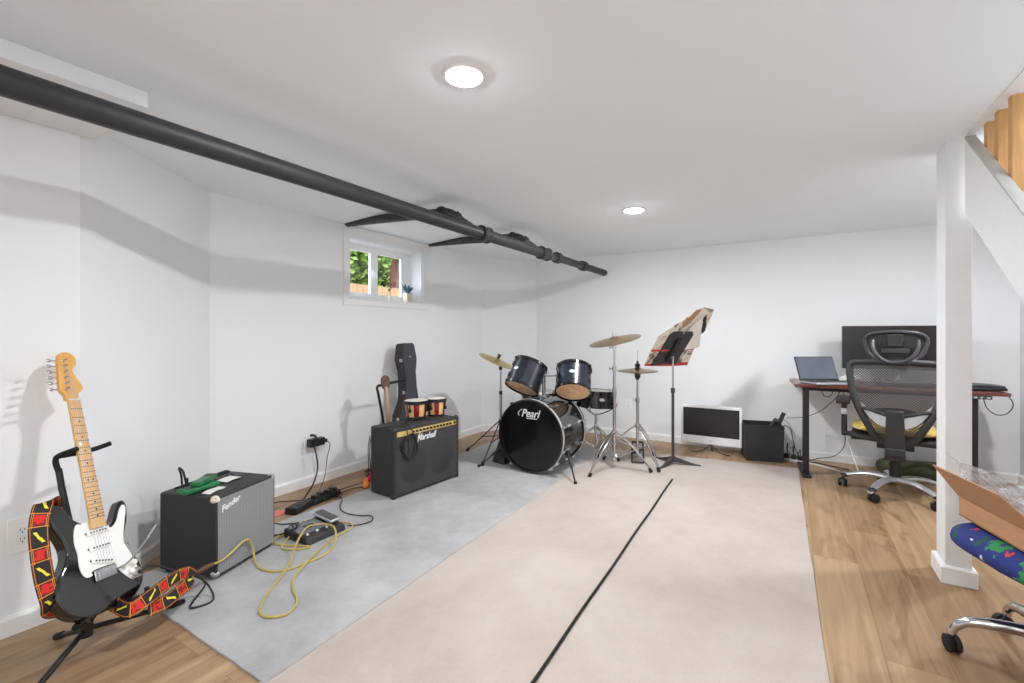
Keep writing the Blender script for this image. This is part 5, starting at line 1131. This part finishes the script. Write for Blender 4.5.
# ------------------------------------------------------------------ desk and what stands on it
dk = thing('standing_desk', 'reddish brown desk with black metal legs at the back wall', 'desk', (.012, 4.361, 0), math.radians(4))
DW, DD, DZ = 1.262, .545, .738
b = B(); b.box((DW / 2, DD / 2, DZ - .0125), (DW, DD, .025)); obj('table_top', b, 'desk_red', dk, bevel=.005, seg=3)
b = B(); b.box((.0005, DD / 2 + .02, DZ - .0125), (.006, DD - .08, .021)); obj('end_band', b, 'desk_end', dk)
for x in (.080, 1.082):
    b = B(); b.box((x, .055, .365), (.042, .062, .695)); b.box((x, .055, .20), (.034, .054, .35)); lg = obj('leg', b, 'black_metal', dk, bevel=.003)
    b = B(); b.box((x, .225, .011), (.062, .53, .022)); obj('foot', b, 'black_metal', lg, bevel=.003)
    b = B(); b.box((x, .25, .700), (.05, .44, .022)); obj('bracket', b, 'black_metal', lg)
b = B(); b.box((.60, .13, .695), (.98, .04, .03)); obj('cross_bar', b, 'black_metal', dk)
b = B(); b.box((1.06, .03, .699), (.22, .05, .024)); cp = obj('control_box', b, 'dark_grey', dk, bevel=.004)
for k in range(6): b = B(); b.box((.98 + .034 * k, .0045, .699), (.018, .003, .012)); obj('button', b, 'silver_paint', cp)
DM = MW['standing_desk']
def on_desk(name, label, cat, x, y, rz, group=None): return thing(name, label, cat, (lambda p: (p[0], p[1], p[2]))(V((x, y, DZ + .0005))), rz, group)
lp = on_desk('laptop', 'open silver laptop with bluish screen at the end of the desk', 'laptop', .050, 4.515, math.radians(30))
b = B(); b.box((.160, -.105, .009), (.320, .215, .014)); obj('base', b, 'laptop_silver', lp, bevel=.004)
b = B(); b.box((.160, -.082, .0165), (.285, .105, .002)); obj('keyboard', b, 'dark_grey', lp)
b = B(); b.box((.160, -.168, .0165), (.10, .06, .001)); obj('trackpad', b, 'silver_paint', lp)
LM = Matrix.Translation((0, 0, .016)) @ Matrix.Rotation(math.radians(-24), 4, 'X')
b = B(); b.box((.160, .003, .108), (.320, .008, .212), LM); lid = obj('lid', b, 'black_plastic', lp, bevel=.003)
b = B(); b.box((.160, -.002, .112), (.302, .002, .190), LM); obj('screen', b, 'laptop_screen', lid)
mo = on_desk('monitor', 'wide black monitor standing on the desk behind the office chair', 'monitor', .735, 4.845, 0)
b = B(); b.sheet(lambda u, v: (-.385 + .77 * u, -.030 + .055 * 4 * (u - .5) ** 2 * -1 + .0, .115 + .355 * v), 20, 2, thick=-.022); obj('housing', b, 'monitor_black', mo, angle=60)
b = B(); b.sheet(lambda u, v: (-.375 + .75 * u, -.0325 + .0515 * 4 * (u - .5) ** 2 * -1, .135 + .325 * v), 20, 2, thick=.001); obj('screen', b, 'monitor_black', mo, angle=60)
b = B(); b.box((0, -.033, .119), (.80, .004, .010)); obj('lower_bezel', b, 'silver_paint', mo) if False else None
b = B(); b.tube([(0, .03, .012), (0, .04, .15), (0, .01, .28)], [.022, .02, .03], 12); b.box((0, .0, .007), (.25, .19, .012)); obj('stand', b, 'silver_paint', mo, bevel=.003)
kb = on_desk('keyboard', 'black computer keyboard on the desk below the wide monitor', 'keyboard', .74, 4.60, math.radians(3))
b = B(); b.box((0, 0, .009), (.36, .12, .016)); obj('tray', b, 'black_plastic', kb, bevel=.004)
b = B()
for r_ in range(4):
    for q in range(14): b.box((-.163 + .025 * q, -.042 + .026 * r_, .0185), (.021, .021, .004))
obj('keys', b, 'dark_grey', kb)
def crumple(name, c, r, m, label, cat, seed, flat=.5):
    rnd = random.Random(seed); b = B(); b.ball((0, 0, 0), 1, 14)
    ph = [V((rnd.uniform(-1, 1), rnd.uniform(-1, 1), rnd.uniform(-1, 1))).normalized() for _ in range(9)]
    vs = []
    for p in b.v:
        d = 1 + sum(.10 * abs(p.dot(q)) * (1 if i % 2 else -1) for i, q in enumerate(ph)); vs.append(V((c[0] + p.x * r[0] * d, c[1] + p.y * r[1] * d, max(c[2] - r[2] * .92, c[2] + p.z * r[2] * d))))
    b.v = vs; return tag(obj(name, b, m, world=True, angle=25), label, cat)
crumple('tissue', (.40, 4.67, DZ + .036), (.075, .05, .038), 'paper_white', 'crumpled pale blue-white tissue between laptop and monitor', 'tissue', 5)
b = B(); pts = [(-.0, 0)]; rnd = random.Random(11); pts = [(.55 + .5 * i / 22, 4.70 + .05 * math.sin(i * 1.9) + .02 * rnd.uniform(-1, 1), DZ + .006 + .03 * abs(math.sin(i * 1.1))) for i in range(23)]; b.tube(spline(pts, 5), .0025, 6); tag(obj('monitor_cable', b, 'black_cable', world=True), 'tangled black cable on the desk in front of the wide monitor', 'cable')
dv = on_desk('document_folder', 'flat black folder with grey top at the far end of the desk past the pillar', 'folder', 1.165, 4.62, math.radians(8))
b = B(); b.box((0, .02, .012), (.225, .19, .022)); obj('lower_cover', b, 'black_plastic', dv, bevel=.006); b = B(); b.box((0, .025, .032), (.215, .175, .016), Matrix.Rotation(.03, 4, 'Y')); obj('upper_cover', b, 'dark_grey', dv, bevel=.006)
# cables at the desk
cable('desk_cable', [(1.13, 4.44, .70), (1.15, 4.45, .63), (1.20, 4.455, .585), (1.255, 4.46, .60), (1.285, 4.47, .66), (1.275, 4.52, .715)], .0032, 'black_cable', 'black cable loop hanging below the far end of the desk')
cable('desk_cable', [(.32, 4.60, .712), (.32, 4.58, .66), (.29, 4.62, .60), (.20, 4.75, .48), (.08, 4.85, .40), (-.05, 4.92, .37)], .0028, 'black_cable', 'thin black cable drooping from the desk underside toward the bin')
cable('desk_cable', [(.20, 4.40, .712), (.205, 4.40, .66), (.235, 4.41, .645), (.262, 4.42, .665), (.268, 4.42, .712)], .003, 'black_cable', 'small black cable loop under the desk front edge near the laptop')
cable('desk_cable', [(-.07, 4.93, .30), (-.02, 4.93, .27), (.0, 4.9, .18), (.02, 4.87, .10), (.06, 4.83, .03), (.10, 4.81, .006), (.16, 4.86, .006), (.30, 4.80, .006), (.40, 4.76, .006)], .004, 'black_cable', 'black cable running down beside the bin and along the floor')
cable('desk_cable', [(.02, 4.88, .05), (.08, 4.83, .01), (.15, 4.80, .006), (.24, 4.74, .006), (.34, 4.66, .006), (.42, 4.63, .006)], .005, 'white_cable', 'white cable lying on the floor behind the desk leg')
cable('desk_cable', [(.38, 4.70, .71), (.385, 4.72, .45), (.39, 4.74, .25), (.43, 4.70, .10), (.46, 4.66, .02), (.50, 4.62, .006)], .0055, 'white_cable', 'white cable hanging down under the desk behind the chair arm')
cable('desk_cable', [(.36, 4.72, .71), (.37, 4.76, .40), (.37, 4.78, .20), (.30, 4.82, .09), (.20, 4.86, .05), (.12, 4.88, .012), (.05, 4.86, .008)], .0032, 'black_cable', 'black cable hanging under the desk next to the white one')
t = thing('power_strip', 'grey power strip with plugs on the floor between the bin and the desk leg', 'power strip', (.0, 4.80, 0), 1.2)
b = B(); b.box((0, 0, .016), (.05, .20, .030)); obj('housing', b, 'grey_cable', t, bevel=.005)
for k in range(3):
    b = B(); b.box((0, -.06 + .055 * k, .048), (.04, .035, .036)); b.tube(spline([(0, -.06 + .055 * k, .06), (.02, -.05 + .05 * k, .12 + .02 * k), (.05, -.03 + .05 * k, .09), (.06, 0, .012)], 4), .0035, 6); obj('plug', b, 'black_plastic', t, bevel=.003)
cable('desk_cable', [(-.11, 4.90, .36), (-.05, 4.91, .34), (.0, 4.92, .25), (.015, 4.90, .15), (-.02, 4.88, .10), (-.03, 4.83, .05)], .0035, 'grey_cable', 'grey cable bowed along the side of the black bin')
t = thing('duffel_bag', 'olive green cloth bag lying on the floor under the desk', 'bag', (.85, 4.80, 0), .05)
b = B(); b.ball((0, 0, .062), 1, 20); b.v = [V((.27 * math.copysign(abs(p.x) ** .55, p.x), .11 * math.copysign(abs(p.y) ** .6, p.y), .062 + .062 * math.copysign(abs(p.z - .062) ** .6, p.z - .062) * (1 + .12 * math.sin(p.x * 7)))) for p in b.v]; obj('bag_body', b, 'olive_cloth', t, angle=60)
b = B(); b.tube(spline([(-.12, -.10, .05), (-.10, -.12, .10), (0, -.10, .135), (.10, -.12, .10), (.12, -.10, .05)], 5), .010, 8, flat=.4); obj('strap', b, 'olive_cloth', t)

# ------------------------------------------------------------------ mesh office chair at the desk
oc = thing('office_chair', 'black mesh office chair with headrest and silver star base, at the desk', 'chair', (.618, 4.195, 0), math.radians(-8.6))
def arch_leg(a, r0, r1, zh, ze, w0, w1, rise=.03, n=10):
    b = B(); d = V((math.cos(a), math.sin(a), 0)); s = V((-d.y, d.x, 0))
    for i in range(n + 1):
        q = i / n; p = d * (r0 + (r1 - r0) * q); zc = zh + (ze - zh) * q ** 1.8 + rise * math.sin(PI * q) * .6; w_ = w0 + (w1 - w0) * q; hh = .020 + (.012 - .020) * q
        for k in range(10):
            an = 2 * PI * k / 10; b.v.append(p + s * (w_ * math.cos(an)) + V((0, 0, zc + hh * math.sin(an))))
    for i in range(n):
        for k in range(10): b.f.append((i * 10 + k, i * 10 + (k + 1) % 10, i * 10 + 10 + (k + 1) % 10, i * 10 + 10 + k)); b.mi.append(0)
    b.f += [tuple(range(9, -1, -1)), tuple(n * 10 + k for k in range(10))]; b.mi += [0, 0]; return b
def caster(par, a, r, yaw, R=.028, gap=.017, zt=.07, hood=True):
    d = V((math.cos(a), math.sin(a), 0)) * r; M = Matrix.Translation((d.x, d.y, 0)) @ Matrix.Rotation(yaw, 4, 'Z')
    b = B()
    for s in (-1, 1): b.lathe([(0, -.009), (R * .8, -.009), (R, -.006), (R, .006), (R * .8, .009), (0, .009)], 18, M @ frame((.018, s * gap, R), (0, 1, 0)))
    cs = obj('caster', b, 'black_rubber', par)
    b = B(); b.tube([M @ V((0, 0, R)), M @ V((0, 0, zt))], .008, 8); b.tube([M @ V((.018, -gap, R)), M @ V((.018, gap, R))], .006, 8)
    if hood: b.sheet(lambda u, v: M @ V((.018 + (R + .004) * math.cos(PI * .95 * u + .1), (v - .5) * 2 * gap * .6, R + (R + .004) * math.sin(PI * .95 * u + .1))), 10, 2, thick=.003)
    obj('fork', b, 'black_plastic', cs)
rel = math.radians(8.6)
for k in range(5):
    a = math.radians(93 + 72 * k) + rel
    lg = obj('leg', arch_leg(a, .03, .315, .115, .072, .030, .020), 'silver_paint', oc)
    caster(oc, a, .305, a + .6 + k)
    b = B(); d = V((math.cos(a), math.sin(a), 0)); b.ball(d * .292 + V((0, 0, .083)), (.030, .030, .014), 10); obj('end_cap', b, 'black_plastic', lg)
b = B(); b.lathe([(0, .092), (.030, .092), (.046, .108), (.044, .135), (0, .135)], 24); obj('hub', b, 'silver_paint', oc); b = B(); b.lathe([(0, .086), (.028, .086), (.029, .093), (0, .093)], 24); obj('hub_cap', b, 'black_plastic', oc)
b = B(); b.lathe([(0, .13), (.034, .13), (.032, .24), (.026, .245), (.026, .36), (0, .36)], 20); obj('gas_lift', b, 'black_plastic', oc)
b = B(); b.box((0, -.02, .375), (.20, .26, .05)); b.tube([(.09, .02, .37), (.24, .03, .365)], .007, 8); b.tube([(-.09, .06, .365), (-.26, .06, .36)], .007, 8); obj('mechanism', b, 'chair_black', oc, bevel=.01)
b = B(); b.sheet(lambda u, v: (-.245 + .49 * u, -.20 + .47 * v, .425 + .02 * (2 * u - 1) ** 2 - .05 * max(0, v - .8) ** 1.5 * 4), 16, 12, thick=.03); obj('seat', b, 'chair_black', oc, bevel=.008)
# backrest: frame loop + see-through mesh
def back_y(x, z): return -.285 + .06 * (x / .25) ** 2 + .05 * ((z - .66) / .3) ** 2 - .02
loop = [(-.150, .952), (0, .956), (.150, .952), (.222, .944), (.247, .915), (.243, .84), (.226, .74), (.192, .63), (.150, .54), (.105, .455), (.050, .410), (-.050, .410), (-.105, .455), (-.150, .54), (-.192, .63), (-.226, .74), (-.243, .84), (-.247, .915), (-.222, .944)]
lp3 = [V((x, back_y(x, z), z)) for x, z in loop]
b = B(); b.tube(spline(lp3, 5, True), .019, 10, closed=True, flat=1.15); obj('back_frame', b, 'chair_black', oc)
inn = [(p.x, p.z) for p in spline([(x, 0, z) for x, z in loop], 4, True)]
b = B(); k = len(inn); R_ = 8; vs = []
for r in range(1, R_ + 1):
    for x, z in inn: X = x * r / R_; Z = .70 + (z - .70) * r / R_; vs.append((X, back_y(X, Z), Z))
vs.append((0, back_y(0, .70), .70)); fs = [(len(vs) - 1, i, (i + 1) % k) for i in range(k)]
for r in range(R_ - 1):
    for i in range(k): fs.append((r * k + i, (r + 1) * k + i, (r + 1) * k + (i + 1) % k, r * k + (i + 1) % k))
b.add(vs, fs); obj('back_mesh', b, 'chair_mesh', oc)
b = B(); b.box((0, -.315, .475), (.090, .030, .33)); b.v = [V((p.x * (1.0 + .22 * (.64 - p.z) / .33), p.y + .05 * (.64 - p.z) / .33 * .2, p.z)) for p in b.v]; obj('spine', b, 'chair_black', oc, bevel=.008)
for s in (-1, 1):
    P0 = spline([(s * .040, -.312, .56), (s * .095, -.306, .575), (s * .145, -.292, .615), (s * .182, -.272, .665), (s * .205, -.252, .725)], 5)
    b = B(); n_ = len(P0) - 1
    b.sheet(lambda u, v: P0[round(u * n_)] + V((s * .006 * (v - .5), 0, (v - .5) * (.075 * (1 - u) ** .8 + .006))), n_, 4, thick=.010 * s); obj('lumbar_wing', b, 'chair_silver', oc)
b = B(); b.sheet(lambda u, v: (-.16 + .32 * u, -.262 + .03 * (2 * u - 1) ** 2, .60 + .05 * v - .035 * (2 * u - 1) ** 2), 14, 3, thick=.014); obj('lumbar_pad', b, 'chair_black', oc)
for s in (-1, 1): b = B(); b.tube(spline([(.035 * s, -.31, .60), (.10 * s, -.30, .625), (.17 * s, -.285, .64)], 4), .012, 8); obj('back_strut', b, 'chair_black', oc)
b = B(); b.box((0, -.25, .365), (.10, .16, .05)); obj('back_support', b, 'chair_black', oc, bevel=.006)
# headrest
hl = [(-.105, 1.150), (0, 1.158), (.105, 1.150), (.148, 1.128), (.160, 1.095), (.150, 1.045), (.128, .998), (.085, .968), (0, .962), (-.085, .968), (-.128, .998), (-.150, 1.045), (-.160, 1.095), (-.148, 1.128)]
def hy(x): return -.250 + .035 * (x / .16) ** 2
hd = obj('headrest', B().tube(spline([V((x, hy(x), z)) for x, z in hl], 5, True), .013, 10, closed=True), 'chair_grey', oc)
inn = [(p.x, p.z) for p in spline([(x, 0, z) for x, z in hl], 4, True)]; b = B(); k = len(inn); vs = []
for r in range(1, 6):
    for x, z in inn: X = x * r / 5; Z = 1.06 + (z - 1.06) * r / 5; vs.append((X, hy(X) + .004, Z))
vs.append((0, hy(0) + .004, 1.06)); fs = [(len(vs) - 1, i, (i + 1) % k) for i in range(k)]
for r in range(4):
    for i in range(k): fs.append((r * k + i, (r + 1) * k + i, (r + 1) * k + (i + 1) % k, r * k + (i + 1) % k))
b.add(vs, fs); obj('pad', b, 'chair_black', hd)
b = B(); b.box((0, -.272, 1.10), (.085, .018, .085)); b.box((0, -.272, 1.030), (.15, .02, .035)); obj('pivot', b, 'chair_black', hd, bevel=.006)
b = B(); b.tube(spline([(-.115, -.262, 1.10), (-.115, -.285, 1.06), (-.095, -.300, 1.005), (-.050, -.305, .965), (0, -.305, .955), (.050, -.305, .965), (.095, -.300, 1.005), (.115, -.285, 1.06), (.115, -.262, 1.10)], 5), .012, 8); obj('yoke', b, 'chair_grey', hd)
for s in (-1, 1):
    b = B(); b.box((s * .295, .02, .52), (.034, .052, .26)); b.box((s * .26, .02, .400), (.10, .06, .03)); am = obj('armrest', b, 'chair_black', oc, bevel=.006)
    b = B(); b.box((s * .295, .02, .565), (.039, .058, .045)); obj('sleeve', b, 'silver_paint', am, bevel=.003)
    b = B(); b.sheet(lambda u, v: (s * .295 + (u - .5) * .085, -.11 + .25 * v, .675 - .02 * (2 * v - 1) ** 2 * (1 if v < .5 else .3)), 6, 10, thick=.026); obj('arm_pad', b, 'chair_black', am, bevel=.008)
OM = MW['office_chair']
cu = thing('seat_cushion', 'yellow and white printed cushion lying on the office chair seat', 'cushion', OM @ V((0, .02, .446)), math.radians(-8.6))
b = B(); b.ball((0, 0, 0), 1, 24); b.v = [V((.25 * math.copysign(abs(p.x) ** .6, p.x), .205 * math.copysign(abs(p.y) ** .6, p.y), .030 + .030 * math.copysign(abs(p.z) ** .75, p.z))) for p in b.v]; obj('cover', b, 'yellow_print', cu, angle=60)

# ------------------------------------------------------------------ foreground chair with blue seat, box on it
fc = thing('office_chair', 'office chair with blue tropical print seat and chrome star base, by the pillar', 'chair', (.772, 2.24, 0), 0)
for k in range(5):
    a = math.radians(176 + 72 * (k - 1))
    pts = [V((math.cos(a) * r, math.sin(a) * r, z_)) for r, z_ in ((.02, .135), (.12, .135), (.20, .125), (.245, .112), (.272, .085), (.282, .055))]
    b = B(); b.tube(spline(pts, 5), [.022] * 5 + [.020] * 5 + [.018] * 5 + [.016] * 5 + [.014] * 6, 12); lg = obj('leg', b, 'chrome', fc)
    M = Matrix.Translation((math.cos(a) * .285, math.sin(a) * .285, 0)) @ Matrix.Rotation(a + 1.9, 4, 'Z')
    b = B()
    for s in (-1, 1): b.lathe([(0, -.008), (.026, -.008), (.029, -.004), (.029, .006), (.020, .010), (0, .010)], 20, M @ frame((.012, s * .0115, .029), (0, s, 0)))
    cs = obj('caster', b, 'black_rubber', fc)
    b = B(); b.tube([M @ V((0, 0, .03)), M @ V((0, 0, .062))], .008, 8); obj('stem', b, 'chrome', cs)
b = B(); b.lathe([(0, .11), (.036, .11), (.040, .15), (.030, .16), (.026, .34), (0, .34)], 20); obj('column', b, 'chrome', fc)
b = B(); b.box((0, 0, .345), (.2, .2, .03)); obj('mechanism', b, 'black_plastic', fc, bevel=.006)
# seat: thick rounded pad, its front edge faces the camera
ex = V((.42, -.907, 0)).normalized(); ey = V((.907, .42, 0)).normalized()
SM_ = axes((.455 - .772, 2.365 - 2.24, 0), ex, ey, (0, 0, 1))
b = B(); b.ball((0, 0, 0), 1, 28)
def pad(p):
    x = .25 * math.copysign(abs(p.x) ** .5, p.x); y = .235 * math.copysign(abs(p.y) ** .5, p.y); z_ = math.copysign(abs(p.z) ** .8, p.z) * .060
    z_ *= 1 - .18 * math.exp(-((x + .13) / .05) ** 2)
    return SM_ @ V((.25 + x,   .235 + y, .396 + z_))
b.v = [pad(p) for p in b.v]; obj('seat', b, 'tropical_cloth', fc, angle=70)
# open cardboard box
bx = thing('cardboard_box', 'open cardboard box with raised flaps resting on the blue-seated chair', 'box', (.545, 2.37, .4575))
ux = V((.26, -.966, 0)).normalized(); uy = V((.966, .26, 0)).normalized(); BXM = axes((.540, 2.385, .4575), ux, uy, (0, 0, 1))
LX, LY, LH, tk = .46, .34, .075, .004
b = B(); b.box((LX / 2, LY / 2, .003), (LX, LY, .006), BXM); b.box((LX / 2, tk / 2, LH / 2), (LX, tk, LH), BXM); b.box((LX / 2, LY - tk / 2, LH / 2), (LX, tk, LH), BXM); b.box((tk / 2, LY / 2, LH / 2), (tk, LY - 2 * tk, LH), BXM); b.box((LX - tk / 2, LY / 2, LH / 2), (tk, LY - 2 * tk, LH), BXM); obj('tray', b, 'cardboard', bx, world=True)
def flap(p0, p1, out, rise, m='cardboard', inset0=.0, inset1=.0):
    a = V(p0); c_ = V(p1); o = V(out).normalized() * V(out).length; b = B(); d = (c_ - a)
    q0 = a + V(out) + V((0, 0, rise)) + d * inset0; q1 = c_ + V(out) + V((0, 0, rise)) - d * inset1; n_ = (d.cross(q0 - a)).normalized() * tk
    b.add([BXM @ p for p in (a, c_, q1, q0, a + n_, c_ + n_, q1 + n_, q0 + n_)], [(3, 2, 1, 0), (4, 5, 6, 7), (0, 1, 5, 4), (1, 2, 6, 5), (2, 3, 7, 6), (3, 0, 4, 7)])
    obj('flap', b, m, bx, world=True)
flap((0, 0, LH), (LX, 0, LH), (0, -.068, 0), .105, 'cardboard', -.05, .30)
flap((0, LY, LH), (LX, LY, LH), (0, .08, 0), .09)
flap((LX, 0, LH), (LX, LY, LH), (.10, 0, 0), -.02)
def film(name, label, c, ax1, ax2, amp, seed, w1, w2):
    rnd = random.Random(seed); ws = [(rnd.uniform(3, 9), rnd.uniform(3, 9), rnd.uniform(0, 6), rnd.uniform(.3, 1)) for _ in range(6)]
    a1, a2 = V(ax1).normalized(), V(ax2).normalized()
    def fn(u, v):
        h = sum(k * math.sin(p * u + q * v + r) for p, q, r, k in ws) / 3; h2 = sum(k * math.sin(q * u * 1.7 - p * v + r) for p, q, r, k in ws) / 3
        return BXM @ (V(c) + a1 * ((u - .5) * w1) + a2 * ((v - .5) * w2) + V((.012 * h2, .012 * h, amp * h)))
    b = B(); b.sheet(fn, 34, 26, thick=.0012); return tag(obj(name, b, 'clear_film', world=True, angle=35), label, 'packaging')
film('plastic_bag', 'crinkled clear plastic bag along the raised flap of the cardboard box', (.17, .012, .160), (1, .03, -.07), (0, -.50, .86), .010, 3, .40, .13)
film('plastic_bag', 'clear plastic bag heaped in the middle of the cardboard box', (.24, .14, .135), (1, .1, 0), (0, 1, .15), .030, 9, .40, .22)
film('plastic_bag', 'clear plastic bag at the far side of the cardboard box', (.20, .27, .165), (1, 0, .05), (0, 1, .25), .026, 14, .44, .18)
b = B(); b.sheet(lambda u, v: BXM @ V((.20 + .25 * u, .14 + .17 * v, .172 + .02 * v + .006 * math.sin(u * 4))), 8, 6, thick=.001); tag(obj('paper_sheet', b, 'paper_white', world=True), 'white paper sheet lying among the plastic bags in the cardboard box', 'paper')

# ------------------------------------------------------------------ render look
SC.view_settings.view_transform = 'Standard'; SC.view_settings.look = 'None'; SC.view_settings.gamma = 1.0; SC.view_settings.use_curve_mapping = False
SC.view_settings.exposure = -0.07
SC.cycles.use_denoising = True
SC.cycles.max_bounces = 10; SC.cycles.diffuse_bounces = 6; SC.cycles.glossy_bounces = 4; SC.cycles.transparent_max_bounces = 24
